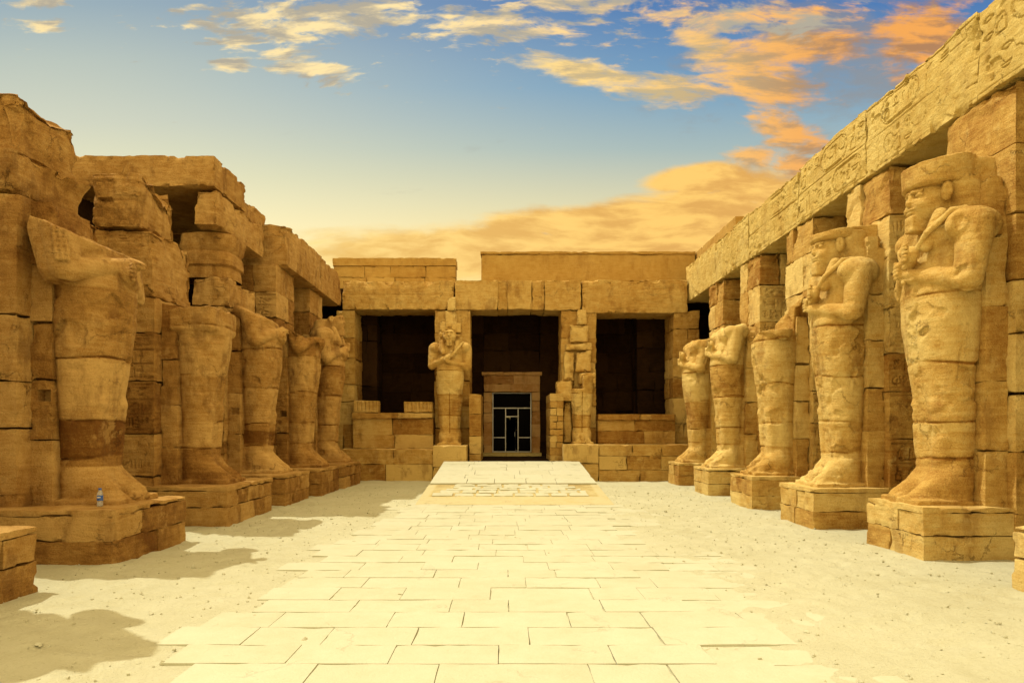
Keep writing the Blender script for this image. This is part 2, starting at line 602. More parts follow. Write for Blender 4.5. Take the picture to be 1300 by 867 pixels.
def sand_mat(name, a, b, c, stones=True):
    m = bpy.data.materials.new(name)
    m.use_nodes = True
    k = NT(m.node_tree)
    bs = k.n['Principled BSDF']
    geo = k.n.new('ShaderNodeNewGeometry')
    pos = geo.outputs['Position']
    n1 = k.noise(pos, 0.55, 5, 0.6)
    n2 = k.noise(pos, 3.2, 8, 0.68)
    n3 = k.noise(pos, 38.0, 6, 0.7)
    f = k.math('ADD', k.math('ADD', k.math('MULTIPLY', n1, 0.4), k.math('MULTIPLY', n2, 0.35)), k.math('MULTIPLY', n3, 0.3))
    col = k.ramp(f, [(0.36, a), (0.52, b), (0.68, c)])
    spk = k.smooth(k.noise(pos, 24.0, 3, 0.6), 0.66, 0.72)
    col = k.mix(k.math('MULTIPLY', spk, 0.5), col, (a[0] * .55, a[1] * .48, a[2] * .4, 1))
    k.l.new(col, bs.inputs['Base Color'])
    bs.inputs['Roughness'].default_value = 0.95
    bs.inputs['Specular IOR Level'].default_value = 0.1
    prev = None
    for h, d in ((n2, 0.05), (n3, 0.018), (k.noise(pos, 130, 3, 0.6), 0.006)):
        bn = k.n.new('ShaderNodeBump')
        bn.inputs['Strength'].default_value = 0.8
        bn.inputs['Distance'].default_value = d
        k.l.new(h, bn.inputs['Height'])
        if prev is not None:
            k.l.new(prev, bn.inputs['Normal'])
        prev = bn.outputs['Normal']
    k.l.new(prev, bs.inputs['Normal'])
    return m


def plain_mat(name, col, rough=0.5, metal=0.0, trans=0.0, spec=0.5):
    m = bpy.data.materials.new(name)
    m.use_nodes = True
    k = NT(m.node_tree)
    bs = k.n['Principled BSDF']
    tc = k.n.new('ShaderNodeTexCoord')
    n = k.noise(tc.outputs['Object'], 14.0, 5, 0.6)
    bs.inputs['Base Color'].default_value = col
    k.l.new(k.mix(n, (col[0] * .85, col[1] * .85, col[2] * .85, 1), col), bs.inputs['Base Color'])
    k.l.new(k.smooth(n, 0.3, 0.7, max(rough - .08, 0), rough + .08), bs.inputs['Roughness'])
    bs.inputs['Metallic'].default_value = metal
    bs.inputs['Transmission Weight'].default_value = trans
    bs.inputs['Specular IOR Level'].default_value = spec
    return m


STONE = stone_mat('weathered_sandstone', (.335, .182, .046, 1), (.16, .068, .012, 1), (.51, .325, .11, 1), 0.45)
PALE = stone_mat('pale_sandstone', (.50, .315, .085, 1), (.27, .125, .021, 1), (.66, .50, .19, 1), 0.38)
BEAM = stone_mat('carved_pale_sandstone', (.51, .365, .108, 1), (.34, .195, .042, 1), (.63, .50, .19, 1), 0.25)
FACADE = stone_mat('facade_sandstone', (.415, .245, .060, 1), (.22, .10, .017, 1), (.57, .40, .135, 1), 0.40)
INNER = stone_mat('shade_dark_sandstone', (.030, .013, .004, 1), (.014, .006, .002, 1), (.050, .023, .007, 1), 0.45)  # interior shade painted into the stone: base colour held near black
PORTAL = stone_mat('portal_sandstone', (.50, .26, .085, 1), (.30, .14, .04, 1), (.62, .38, .15, 1), 0.3)
PLASTER = stone_mat('restored_plaster', (.37, .225, .055, 1), (.27, .14, .028, 1), (.45, .30, .09, 1), 0.25, 0.35)
PAVE = stone_mat('paving_stone', (.445, .445, .325, 1), (.405, .395, .275, 1), (.48, .48, .365, 1), 0.03, 0.30)
SAND = sand_mat('dry_sand', (.40, .385, .255, 1), (.462, .455, .318, 1), (.51, .505, .37, 1))
YELLOW = stone_mat('yellow_sandstone', (.45, .385, .19, 1), (.27, .175, .05, 1), (.48, .43, .25, 1), 0.10, 0.6)

rng = np.random.default_rng(11)

# ------------------------------------------------------------------ ground
def grid_mesh(xs, ys, zf):
    X, Y = np.meshgrid(xs, ys, indexing='ij')
    Z = zf(X, Y)
    v = np.stack([X, Y, Z], -1).reshape(-1, 3)
    i = np.arange(len(xs) * len(ys)).reshape(len(xs), len(ys))
    f = np.stack([i[:-1, :-1], i[1:, :-1], i[1:, 1:], i[:-1, 1:]], -1).reshape(-1, 4)
    return v, f


def ground_z(X, Y):
    p = np.stack([X, Y, np.zeros_like(X)], -1).astype(np.float32)
    z = 0.022 * fbm(p, 0.5, 4, 5) + 0.012 * fbm(p, 4.0, 4, 6)
    # the walked strip in the middle is swept a little lower than the stones laid there
    lane = np.exp(-np.maximum(np.abs(X + 0.25) - 2.15, 0) ** 2 / 0.10)
    return z * (1 - 0.7 * lane) - 0.012 * lane


far = np.geomspace(0.5, 900, 22)
xs = np.concatenate([-9.5 - far[::-1], np.arange(-9.5, 9.5001, 0.05), 9.5 + far])
ys = np.concatenate([2.0 - far[::-1], np.arange(2.0, 24.001, 0.05), 24.0 + far])
mb = MB()
gv, gf = grid_mesh(xs, ys, ground_z)
for _ in range(900):                    # trodden footprints in the loose sand
    sx = rng.choice([-1, 1])
    fx, fy, fa = rng.uniform(-5.0, 5.4), rng.uniform(4.0, 20.0), rng.uniform(0, math.pi)
    if abs(fx) < 2.5:
        continue
    near = np.flatnonzero((np.abs(gv[:, 0] - fx) < .35) & (np.abs(gv[:, 1] - fy) < .35))
    du, dv = gv[near, 0] - fx, gv[near, 1] - fy
    a = (du * math.cos(fa) + dv * math.sin(fa)) / .16
    b = (dv * math.cos(fa) - du * math.sin(fa)) / .075
    r2 = a * a + b * b
    gv[near, 2] += -.016 * np.exp(-r2 * 1.2) + .007 * np.exp(-((np.sqrt(r2) - 1.5) / .4) ** 2)
mb.add(gv, gf)
tag(mb.build('ground', SAND, loc=(0, 0, 0), sharp=0), kind='structure')

# paved way down the middle of the court
mb = MB()
y = 2.2
row = 0
while y < 15.3:
    d = rng.uniform(0.40, 0.52)
    x = -2.35 + rng.uniform(-0.35, 0.25) + (0.15 if y > 11 else 0)
    xe = 2.30 + rng.uniform(-0.35, 0.35)
    while x < xe:
        L = rng.uniform(0.5, 1.05)
        top = 0.003 + rng.normal(0, 0.0022)
        if x > 1.5:
            top -= rng.uniform(0.0, 0.014)
        if True:
            g = 0.0014
            block(mb, (x + g, y + g, -0.12), (x + L - g, y + d - g, top), (0.10, 0.10, 0.1), 0.0045, 0.003, 0.016, int(rng.integers(900)), 0.5 + rng.uniform(-.06, .06))
        x += L
    y += d
    row += 1
tag(mb.build('paved_path', PAVE, loc=(0, 0, 0)), kind='structure')

# sloping approach up to the far doorway
FLOOR = 0.62


def ramp_z(Y):
    return FLOOR * np.clip((Y - 15.0) / 6.9, 0, 1)


mb = MB()
n_y = 90
ry = np.linspace(14.95, 21.97, n_y)
rx = np.linspace(-1.95, 2.42, 60)
X, Y = np.meshgrid(rx, ry, indexing='ij')
P = np.stack([X, Y, 0 * X], -1).astype(np.float32)
Z = ramp_z(Y) + 0.006 * fbm(P, 2.0, 3, 8) + 0.004 - np.where(Y < 17.7, 0.018 * np.clip((Y - 15.2) / .5, 0, 1), 0.04)
v = np.stack([X, Y, Z], -1)
w = v.copy()
w[..., 2] = -0.15
vv = np.concatenate([v.reshape(-1, 3), w.reshape(-1, 3)])
i = np.arange(60 * n_y).reshape(60, n_y)
j = i + 60 * n_y
fs = [np.stack([i[:-1, :-1], i[1:, :-1], i[1:, 1:], i[:-1, 1:]], -1).reshape(-1, 4)]
fs.append(np.stack([j[0, 1:], j[0, :-1], i[0, :-1], i[0, 1:]], -1))
fs.append(np.stack([j[-1, :-1], j[-1, 1:], i[-1, 1:], i[-1, :-1]], -1))
fs.append(np.stack([j[:-1, 0], j[1:, 0], i[1:, 0], i[:-1, 0]], -1))
joint_zone = (vv[:, 1] > 16.0) & (vv[:, 1] < 17.74) & (np.abs(vv[:, 0] - .22) < 2.0)
mb.add(vv, np.concatenate(fs), np.where(joint_zone, 0.42, 0.62))     # brown grit between the small stones
ramp = empty('stone_ramp', (0.2, 15.0, 0), 'pale stone ramp rising from the paving to the far doorway', 'ramp')
mb.build('ramp_bed', YELLOW, ramp)
mb = MB()
y = 16.05
rows = 0
while y < 17.6:
    d = rng.uniform(0.26, 0.38)
    x = -1.72 + rng.uniform(0, .15) + rows * 0.10
    xe = 2.15 - rows * 0.10
    while x < xe - .15:
        L = min(rng.uniform(0.35, 0.75), xe - x)
        if rng.random() > 0.02:
            z1 = float(ramp_z(y + d / 2))
            def lean(p, h, sl=d * .09):
                q = p.copy()
                q[:, 2] += p[:, 1] / (2 * h[1]) * sl
                return q
            block(mb, (x, y, z1 - .2), (x + L - .05, y + d - .06, z1 + .006 + rng.normal(0, .003)), 0.06, 0.010, 0.006, 0.05, int(rng.integers(900)), 0.5 + rng.uniform(-.1, .1), shear=lean)
        x += L
    y += d
    rows += 1
mb.build('rough_course', PAVE, ramp)
mb = MB()
y = 17.75
while y < 21.9:
    d = min(rng.uniform(0.6, 0.95), 21.96 - y)
    x = -1.93
    while x < 2.40:
        L = min(rng.uniform(0.7, 1.4), 2.41 - x)
        za, zb = float(ramp_z(y)), float(ramp_z(y + d))
        sl = (zb - za)

        def tilt(p, h, sl=sl):
            q = p.copy()
            q[:, 2] += p[:, 1] / (2 * h[1]) * sl
            return q
        zc = (za + zb) / 2
        block(mb, (x + .002, y + .002, zc - .1), (x + L - .002, y + d - .002, zc + .012), (.12, .12, .06), 0.005, 0.003, 0.02, int(rng.integers(900)), 0.55 + rng.uniform(-.1, .1), shear=tilt)
        x += L
    y += d
mb.build('paving_slabs', PAVE, ramp)

# scattered pebbles
mb = MB()
ij, ff = lattice(2, 2, 2)
base = ij / 2.0 - 0.5
base = base / np.maximum(np.linalg.norm(base, axis=1, keepdims=True), 1e-6)
for _ in range(6500):
    sx = rng.choice([-1, 1])
    px_, py_ = rng.uniform(-5.2, 5.6), rng.uniform(3.6, 20)
    if abs(px_) < 2.2 and rng.random() < 0.8:
        continue
    s = rng.gamma(1.6, 0.003) + 0.003
    q = base * s * rng.uniform(.6, 1.3, 3) * (1 + .2 * rng.standard_normal((len(base), 1)))
    zz = ground_z(np.array([px_]), np.array([py_]))[0]
    mb.add(q + (px_, py_, zz + s * .2), ff, rng.uniform(-0.1, 0.6))
tag(mb.build('gravel', PAVE, loc=(0, 0, 0)), kind='stuff')


# ------------------------------------------------------------------ carved figures (distance-field solids)
class Field:
    def __init__(self, lo, hi, h):
        self.lo, self.h = np.array(lo, float), h
        n = np.ceil((np.array(hi) - self.lo) / h).astype(int) + 1
        self.ax = [self.lo[a] + h * np.arange(n[a]) for a in range(3)]
        self.d = np.full(n, 9.0, np.float32)

    def sub(self, lo, hi):
        s = []
        for a in range(3):
            i0 = int(max(0, math.floor((lo[a] - self.lo[a]) / self.h)))
            i1 = int(min(self.d.shape[a], math.ceil((hi[a] - self.lo[a]) / self.h) + 1))
            s.append(slice(i0, max(i0, i1)))
        g = np.meshgrid(*[self.ax[a][s[a]].astype(np.float32) for a in range(3)], indexing='ij', sparse=True)
        return tuple(s), g

    def merge(self, s, d, k, cut=False):
        o = self.d[s]
        if o.size == 0:
            return
        if cut:
            d = -d
            if k > 0:
                h = np.clip(0.5 - 0.5 * (d - o) / k, 0, 1)
                o[...] = d + (o - d) * (1 - h) * 0 + np.maximum(o - d, 0) + k * h * (1 - h) * 0
            else:
                o[...] = np.maximum(o, d)
            return
        if k > 0:
            h = np.clip(0.5 + 0.5 * (o - d) / k, 0, 1)
            o[...] = o * (1 - h) + d * h - k * h * (1 - h)
        else:
            o[...] = np.minimum(o, d)

    def capsule(self, a, b, ra, rb, k=0.03, cut=False, flat=1.0):
        a, b = np.array(a, float), np.array(b, float)
        m = max(ra, rb) + k + 0.12
        s, (X, Y, Z) = self.sub(np.minimum(a, b) - m, np.maximum(a, b) + m)
        d = b - a
        L2 = max((d * d).sum(), 1e-9)
        t = np.clip(((X - a[0]) * d[0] + (Y - a[1]) * d[1] + (Z - a[2]) * d[2]) / L2, 0, 1)
        q = np.sqrt((X - a[0] - t * d[0]) ** 2 + (Y - a[1] - t * d[1]) ** 2 + (Z - a[2] - t * d[2]) ** 2)
        self.merge(s, q - (ra + (rb - ra) * t), k, cut)

    def ell(self, c, r, k=0.03, cut=False):
        c, r = np.array(c, float), np.array(r, float)
        m = k + 0.12
        s, (X, Y, Z) = self.sub(c - r - m, c + r + m)
        x, y, z = (X - c[0]) / r[0], (Y - c[1]) / r[1], (Z - c[2]) / r[2]
        k0 = np.sqrt(x * x + y * y + z * z)
        k1 = np.sqrt((x / r[0]) ** 2 + (y / r[1]) ** 2 + (z / r[2]) ** 2)
        self.merge(s, k0 * (k0 - 1) / np.maximum(k1, 1e-4), k, cut)

    def box(self, lo, hi, r=0.03, k=0.03, cut=False):
        lo, hi = np.array(lo, float), np.array(hi, float)
        c, h = (lo + hi) / 2, (hi - lo) / 2 - r
        m = k + 0.12
        s, (X, Y, Z) = self.sub(lo - m, hi + m)
        qx, qy, qz = np.abs(X - c[0]) - h[0], np.abs(Y - c[1]) - h[1], np.abs(Z - c[2]) - h[2]
        d = np.sqrt(np.maximum(qx, 0) ** 2 + np.maximum(qy, 0) ** 2 + np.maximum(qz, 0) ** 2) + np.minimum(np.maximum(np.maximum(qx, qy), qz), 0) - r
        self.merge(s, d, k, cut)

    def loft(self, zs, back, front, half, e=2.6, k=0.05, ycen=None):
        """Stacked rounded sections along z."""
        zs = np.array(zs, float)
        m = 0.15
        s, (X, Y, Z) = self.sub((min(back) - m, -max(half) - m - 0.3, zs[0] - m), (max(front) + m, max(half) + m + 0.3, zs[-1] + m))
        zz = Z.ravel()
        B, F, W = np.interp(zz, zs, back), np.interp(zz, zs, front), np.interp(zz, zs, half)
        sh = (1, 1, -1)
        cx = ((B + F) / 2).reshape(sh).astype(np.float32)
        rx = ((F - B) / 2).reshape(sh).astype(np.float32)
        W = W.reshape(sh).astype(np.float32)
        c = 0 if ycen is None else np.interp(zz, zs, ycen).reshape(sh).astype(np.float32)
        q = (np.abs((X - cx) / rx) ** e + np.abs((Y - c) / W) ** e) ** (1 / e)
        d = (q - 1) * np.minimum(rx, W)
        d = np.maximum(d, np.maximum(zs[0] - Z, Z - zs[-1]))
        self.merge(s, d, k)

    def plane_cut(self, n, c, rough=0.05, seed=0, freq=2.5, extra=None):
        """Break everything off where n.p > c, along an uneven fracture."""
        g = np.meshgrid(*[a.astype(np.float32) for a in self.ax], indexing='ij', sparse=True)
        lo = n[0] * g[0] + n[1] * g[1] + n[2] * g[2] - c
        near = np.argwhere(np.abs(lo) < rough * 3 + 0.05)
        d = lo.copy() if lo.shape == self.d.shape else np.broadcast_to(lo, self.d.shape).copy()
        if len(near):
            pts = near * self.h + self.lo
            d[tuple(near.T)] += rough * fbm(pts.astype(np.float32) + seed, freq, 4, seed)
        if extra is not None:
            d = np.minimum(d, extra(g))
        np.maximum(self.d, d, out=self.d)

    def mesh(self):
        d = self.d
        ins = d < 0
        c = np.zeros(tuple(n - 1 for n in d.shape), np.int8)
        sl = lambda o: tuple(slice(o[a], d.shape[a] - 1 + o[a]) for a in range(3))
        cor = [(a, b, e) for a in (0, 1) for b in (0, 1) for e in (0, 1)]
        for o in cor:
            c += ins[sl(o)]
        act = (c > 0) & (c < 8)
        ids = np.full(act.shape, -1, np.int64)
        ids[act] = np.arange(act.sum())
        cell = np.argwhere(act)
        val = {o: d[sl(o)][act] for o in cor}
        acc = np.zeros((len(cell), 3))
        cnt = np.zeros(len(cell))
        for o in cor:
            for a in range(3):
                if o[a] == 0:
                    o2 = list(o)
                    o2[a] = 1
                    o2 = tuple(o2)
                    v0, v1 = val[o], val[o2]
                    x = (v0 < 0) != (v1 < 0)
                    t = np.where(x, v0 / np.where(x, v0 - v1, 1), 0)
                    p = np.array(o, float)[None].repeat(len(cell), 0)
                    p[:, a] = t
                    acc[x] += p[x]
                    cnt[x] += 1
        v = (cell + acc / cnt[:, None]) * self.h + self.lo
        fs = []
        for a in range(3):
            b, e = (a + 1) % 3, (a + 2) % 3
            s0 = [slice(None)] * 3
            s1 = [slice(None)] * 3
            s0[a], s1[a] = slice(0, -1), slice(1, None)
            x = ins[tuple(s0)] != ins[tuple(s1)]
            q = np.argwhere(x)
            ok = (q[:, b] > 0) & (q[:, e] > 0) & (q[:, b] < d.shape[b] - 1) & (q[:, e] < d.shape[e] - 1)
            q = q[ok]
            flip = ~ins[tuple(s0)][tuple(q.T)]

            def at(db, de):
                r = q.copy()
                r[:, b] += db
                r[:, e] += de
                return ids[tuple(r.T)]
            quad = np.stack([at(-1, -1), at(0, -1), at(0, 0), at(-1, 0)], 1)
            quad[flip] = quad[flip][:, ::-1]
            fs.append(quad)
        f = np.concatenate(fs)
        f = f[(f >= 0).all(1)]
        # outward directions from the field
        ci = np.clip(np.round((v - self.lo) / self.h).astype(int), 1, np.array(d.shape) - 2)
        g = np.stack([d[ci[:, 0] + (a == 0), ci[:, 1] + (a == 1), ci[:, 2] + (a == 2)] - d[ci[:, 0] - (a == 0), ci[:, 1] - (a == 1), ci[:, 2] - (a == 2)] for a in range(3)], 1)
        g /= np.maximum(np.linalg.norm(g, axis=1, keepdims=True), 1e-6)
        return v, f, g


def arm(F, side, dz=0.0, hand_y=0.10, fine=True, upper=True, k=0.06):
    s = side
    sh = (0.46, s * 0.62, 3.74)
    el = (0.60, s * 0.68, 3.02 + dz * .3)
    wr = (0.99, s * -0.02, 3.22 + dz)
    hd = (1.02, s * -hand_y, 3.29 + dz)
    if upper:
        F.capsule(sh, el, 0.225, 0.170, 0.015)
    F.capsule(el, wr, 0.160, 0.100, 0.010)
    # closed fist: palm, four unequal curled fingers, thumb over them
    F.ell((hd[0] - .01, hd[1], hd[2]), (0.085, 0.10, 0.115), 0.03)
    for q, (dz_, L) in enumerate(((0.085, .060), (0.030, .072), (-0.025, .068), (-0.078, .050))):
        a = (hd[0] + .075, hd[1] + s * .055, hd[2] + dz_)
        b = (hd[0] + .085, hd[1] - s * (L - .03), hd[2] + dz_ - .008)
        F.capsule(a, b, 0.029, 0.024, 0.008)
    F.capsule((hd[0] + .02, hd[1] + s * .05, hd[2] + .115), (hd[0] + .09, hd[1] - s * .01, hd[2] + .125), 0.03, 0.024, 0.012)


def head(F):
    F.capsule((0.45, 0, 3.75), (0.55, 0, 4.05), 0.24, 0.23, 0.06)
    # headcloth falling behind the ears to the shoulders, with two lappets on the chest
    F.loft([3.82, 4.0, 4.25, 4.5], [.08, .08, .10, .12], [.46, .54, .64, .72], [.47, .475, .45, .43], 2.4, 0.03)
    for s in (-1, 1):
        F.capsule((0.72, s * .30, 3.95), (0.88, s * .24, 3.55), 0.10, 0.09, 0.03)
    F.ell((0.64, 0, 4.24), (0.335, 0.275, 0.36), 0.03)          # face
    F.ell((0.79, 0, 4.05), (0.165, 0.18, 0.11), 0.04)            # jaw
    for s in (-1, 1):
        F.ell((0.84, s * .14, 4.15), (0.12, 0.10, 0.10), 0.05)  # cheeks
    F.box((0.70, -.10, 3.79), (0.985, .10, 4.02), 0.02, 0.012)   # beard
    F.capsule((0.945, 0, 4.30), (0.982, 0, 4.195), 0.026, 0.044, 0.018)  # nose
    for s in (-1, 1):
        F.ell((0.955, s * .13, 4.285), (0.065, 0.095, 0.052), 0.0, True)
        F.ell((0.905, s * .135, 4.28), (0.048, 0.075, 0.030), 0.006)
        F.capsule((0.955, s * .05, 4.345), (0.90, s * .21, 4.335), 0.026, 0.02, 0.02)
        F.ell((0.66, s * .34, 4.27), (0.075, 0.085, 0.135), 0.012)      # ear
        F.ell((0.69, s * .415, 4.28), (0.035, 0.03, 0.07), 0.0, True)
    F.ell((0.965, 0, 4.105), (0.035, 0.10, 0.020), 0.010)
    F.ell((0.955, 0, 4.062), (0.035, 0.085, 0.022), 0.010)


def crown_field(h, cut):
    """Brow band and the stump of the crown above it."""
    F = Field((-0.25, -0.6, 4.3), (1.2, 0.6, 4.95), h)
    F.loft([4.38, 4.42, 4.60, 4.80], [.18, .16, .14, .12], [.96, 1.00, 1.01, 1.02], [.40, .435, .445, .45], 2.1, 0.008)
    F.box((-.2, -.34, 4.36), (.30, .34, 4.75), 0.03, 0.02)
    F.plane_cut(*cut)
    return F


def statue_field(h, head_on=True, armdz=0.0, chest=False, arms=(True, True), upper=(True, True), zmax=5.0, knee=True, torso=True):
    F = Field((-0.25, -0.95, -0.06), (1.35, 0.95, zmax), h)
    Z = [.0, .22, .34, .50, .80, 1.15, 1.40, 1.9, 2.5, 2.9, 3.15, 3.45, 3.75, 3.92, 4.02]
    fr = [.84, .84, .79, .725, .73, .775, .80, .88, .975, .99, .95, .83, .80, .72, .60]
    ha = [.43, .42, .40, .385, .41, .45, .465, .50, .545, .545, .50, .52, .58, .50, .30]
    bk = [.16, .16, .16, .16, .16, .16, .15, .12, .08, .06, .04, .02, .0, .0, .0]
    F.loft(Z, bk, fr, ha, 2.15, 0.03)
    F.box((-.2, -.34, 0), (.30, .34, 3.8), 0.03, 0.03)
    # feet side by side under the shroud, long toes
    F.box((-.1, -.46, -.04), (1.13, .46, .075), 0.025, 0.02)
    for s in (-1, 1):
        F.capsule((0.52, s * .20, .34), (0.97, s * .215, .115), 0.23, 0.10, 0.12)
        F.capsule((0.60, s * .20, .14), (1.02, s * .215, .085), 0.20, 0.085, 0.06)
        for q in range(5):
            yy = s * (.10 + .055 * q)
            F.capsule((0.95, yy, .10), (1.105 - .018 * q, yy, .08), 0.036, 0.030, 0.025)
        if knee:
            F.ell((0.665, s * .21, 1.34), (0.145, 0.14, 0.15), 0.05)
            F.capsule((0.62, s * .21, 1.2), (0.62, s * .20, 0.55), 0.165, 0.125, 0.03)
    # chest
    if torso:
        for s in (-1, 1):
            F.ell((0.58, s * .24, 3.66), (0.27, 0.26, 0.24), 0.03)
        for s in (-1, 1):
            F.ell((0.46, s * .58, 3.74), (0.36, 0.22, 0.25), 0.03)
    # arms crossed on the breast, one fist above the other
    if arms[0]:
        arm(F, -1, 0.17 + armdz, 0.12, upper=upper[0])
    if arms[1]:
        arm(F, 1, -0.04 + armdz, 0.10, upper=upper[1])
    if chest:
        F.ell((0.46, 0, 3.52), (0.40, 0.58, 0.36), 0.06)
    if head_on:
        head(F)
    return F


GLY_BAND = glyph_map(0.22, 2.4, 77, 0.01, vertical=True)


def finish_statue(F, seed, wscale=1.0, joints=(.62, 1.12, 1.95, 2.86), tone=0.5, bands=(), text=True, loss=0.07, groove=0.0):
    v, f, g = F.mesh()
    p = v.astype(np.float32) + seed * 5.13
    off = 0.005 * fbm(p, 2.2, 3, seed) + 0.0035 * fbm(p, 13.0, 4, seed + 2) - 0.016 * np.clip(fbm(p, 7.0, 3, seed + 3) - 0.46, 0, 1)
    groove_dark = np.zeros(len(v), np.float32)  # tone taken down along the joints and the front groove
    # patches where the skin of the stone has gone
    lost = np.clip(fbm(p, 1.3, 4, seed + 4) - 0.22, 0, 0.25) * 4
    off -= loss * lost * np.clip(facet(p, 4.0, seed + 5) + 0.35, 0, 1.2) * 0.6
    for j in joints:
        zj = j + 0.05 * fbm(np.stack([p[:, 0], p[:, 1], 0 * p[:, 0]], 1), 1.1, 3, seed + int(j * 10))
        w = np.abs(v[:, 2] - zj)
        gap = 0.55 + 0.6 * fbm(p, 2.0, 2, seed + 9)
        off -= 0.036 * np.exp(-(w / 0.010) ** 2) * np.clip(gap, 0.2, 1.2)
        off -= 0.03 * np.exp(-(w / 0.045) ** 2) * np.clip(fbm(p, 3.0, 3, seed + 6) - 0.25, 0, 1)
        groove_dark += 0.32 * np.exp(-(w / 0.014) ** 2) * np.clip(gap, 0.2, 1.0)
    if text:
        on = (g[:, 0] > 0.35) & (np.abs(v[:, 1]) < 0.11) & (v[:, 2] > 0.7) & (v[:, 2] < 2.85)
        ui = np.clip(((v[on, 1] + .11) / .01).astype(int), 0, GLY_BAND.shape[0] - 1)
        vi = np.clip(((v[on, 2] - .6) / .01).astype(int), 0, GLY_BAND.shape[1] - 1)
        off[on] -= 0.016 * GLY_BAND[ui, vi]
    on = (g[:, 0] > 0.2) & (v[:, 2] > .45) & (v[:, 2] < 2.0)
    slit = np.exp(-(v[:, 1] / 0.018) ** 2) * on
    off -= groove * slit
    groove_dark += 4 * groove * slit
    v = v + g * off[:, None]
    t = np.full(len(v), tone, np.float32) - groove_dark
    drum = np.digitize(v[:, 2], joints)
    t += np.array([0.02, -0.05, 0.05, -0.02, 0.04, 0.0])[(drum + seed) % 6] * 1.5
    for z0, z1, dt in bands:
        zz = v[:, 2] + 0.05 * fbm(p, 1.7, 3, seed + 12)
        t += dt * np.clip((zz - z0) / .015, 0, 1) * np.clip((z1 - zz) / .015, 0, 1)
    v[:, 1] *= wscale
    return v, f, t


def place(v, base, turn, scale=1.0):
    c, s = math.cos(turn), math.sin(turn)
    v = v * scale
    return np.stack([v[:, 0] * c - v[:, 1] * s + base[0], v[:, 0] * s + v[:, 1] * c + base[1], v[:, 2] + base[2]], 1)


def regalia(kind, side, h=0.016, handle=True):
    """Crook or flail of the fist on the given side, lying over the opposite shoulder."""
    s = side
    F = Field((0.3, -0.95, 2.6), (1.35, 0.95, 4.3), h)
    hz = 3.29 + (0.17 if s < 0 else -0.04)
    hy = -s * 0.11
    hand = np.array((1.075, hy, hz))
    if kind == 'crook':
        a = hand + (-.03, s * .10, -.16)
        m = np.array((0.93, -s * .33, 3.70))
        b = np.array((0.70, -s * .50, 3.95))
        F.capsule(a, m, 0.036, 0.040, 0.0)
        F.capsule(m, b, 0.040, 0.040, 0.02)
        F.capsule(b, b + (-.16, -s * .03, .015), 0.042, 0.045, 0.02)
        F.capsule(b + (-.16, -s * .03, .015), b + (-.20, -s * .10, -.04), 0.045, 0.03, 0.02)
    else:
        a = hand + (-.03, s * .10, -.16)
        m = np.array((0.90, -s * .34, 3.60))
        b = np.array((0.70, -s * .50, 3.80))
        if handle:
            F.capsule(a, m, 0.034, 0.036, 0.0)
            F.capsule(m, b, 0.036, 0.036, 0.02)
        for q in (-1, 0, 1):
            e = np.array((0.765 - .03 * q, -s * (.66 + .05 * q), 3.12))
            if not handle:
                b = np.array((.62 - .055 * q, -s * (.835 + .025 * q), 3.66))
                e = np.array((.69 - .055 * q, -s * (.845 + .02 * q), 3.12))
            F.capsule(b, e, 0.024, 0.030, 0.006)
            for tt in np.linspace(0.35, 1, 7):
                c_ = b + (e - b) * tt
                F.ell(c_, (.034, .034, .026), 0.004)
    return F


def add_statue(name, base, turn, F, seed, label, group, mat, scale=1.0, wscale=1.0, extras=(), cutter=None, crown=None, **kw):
    root = empty(name, base, label, 'statue', group)
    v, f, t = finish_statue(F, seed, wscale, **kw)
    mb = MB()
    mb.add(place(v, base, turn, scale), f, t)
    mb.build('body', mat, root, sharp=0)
    if crown:
        v, f, g = crown_field(.02, crown).mesh()
        p = v.astype(np.float32) + seed * 2.7
        v = v + g * (0.006 * fbm(p, 3.0, 4, seed) - .03 * np.clip(facet(p, 3.6, seed) - .45, 0, 1))[:, None]
        v[:, 1] *= wscale
        mb = MB()
        mb.add(place(v, base, turn, scale), f, .5)
        mb.build('crown', mat, root, sharp=0)
    for kind, side in extras:
        E = regalia(kind, side, handle=cutter is None)
        if cutter:
            cutter(E)
        v, f, g = E.mesh()
        if not len(v):
            continue
        v = v + g * (0.006 * fbm(v.astype(np.float32) + seed, 5.0, 3, seed))[:, None]
        v[:, 1] *= wscale
        mb = MB()
        mb.add(place(v, base, turn, scale), f, 0.55)
        mb.build(kind, mat, root, sharp=0)
    return root


def piece(root, name, mat, lo, hi, **kw):
    mb = MB()
    block(mb, lo, hi, **kw)
    return mb.build(name, mat, root)


BH = 0.67
GL, GR = 'statues along the left colonnade', 'statues along the right colonnade'

# ---- right row (front faces -X): pillar plane 6.4
RX = 6.40
# nearest, whole to the brow
F = statue_field(0.017)
F.plane_cut((0.12, 0, 1), 4.82, 0.03, 3)
add_statue('colossal_statue', (RX, 9.22, BH), math.pi, F, 1, 'nearest complete statue on the right with face, beard, flat crown and crossed arms', GR, PALE, extras=(('crook', -1), ('flail', 1)), bands=((.62, 1.0, -.10),), scale=.957, wscale=1.0, crown=((0.12, 0, 1), 4.82, 0.03, 3))
# second, whole head
F = statue_field(0.021)
F.plane_cut((0.10, 0, 1), 4.62, 0.03, 5)
add_statue('colossal_statue', (RX, 12.02, BH), math.pi, F, 2, 'second complete statue on the right, smaller in view, head intact and looking across the court', GR, PALE, extras=(('crook', -1),), scale=0.972, wscale=0.98, crown=((0.10, 0, 1), 4.62, 0.03, 5))
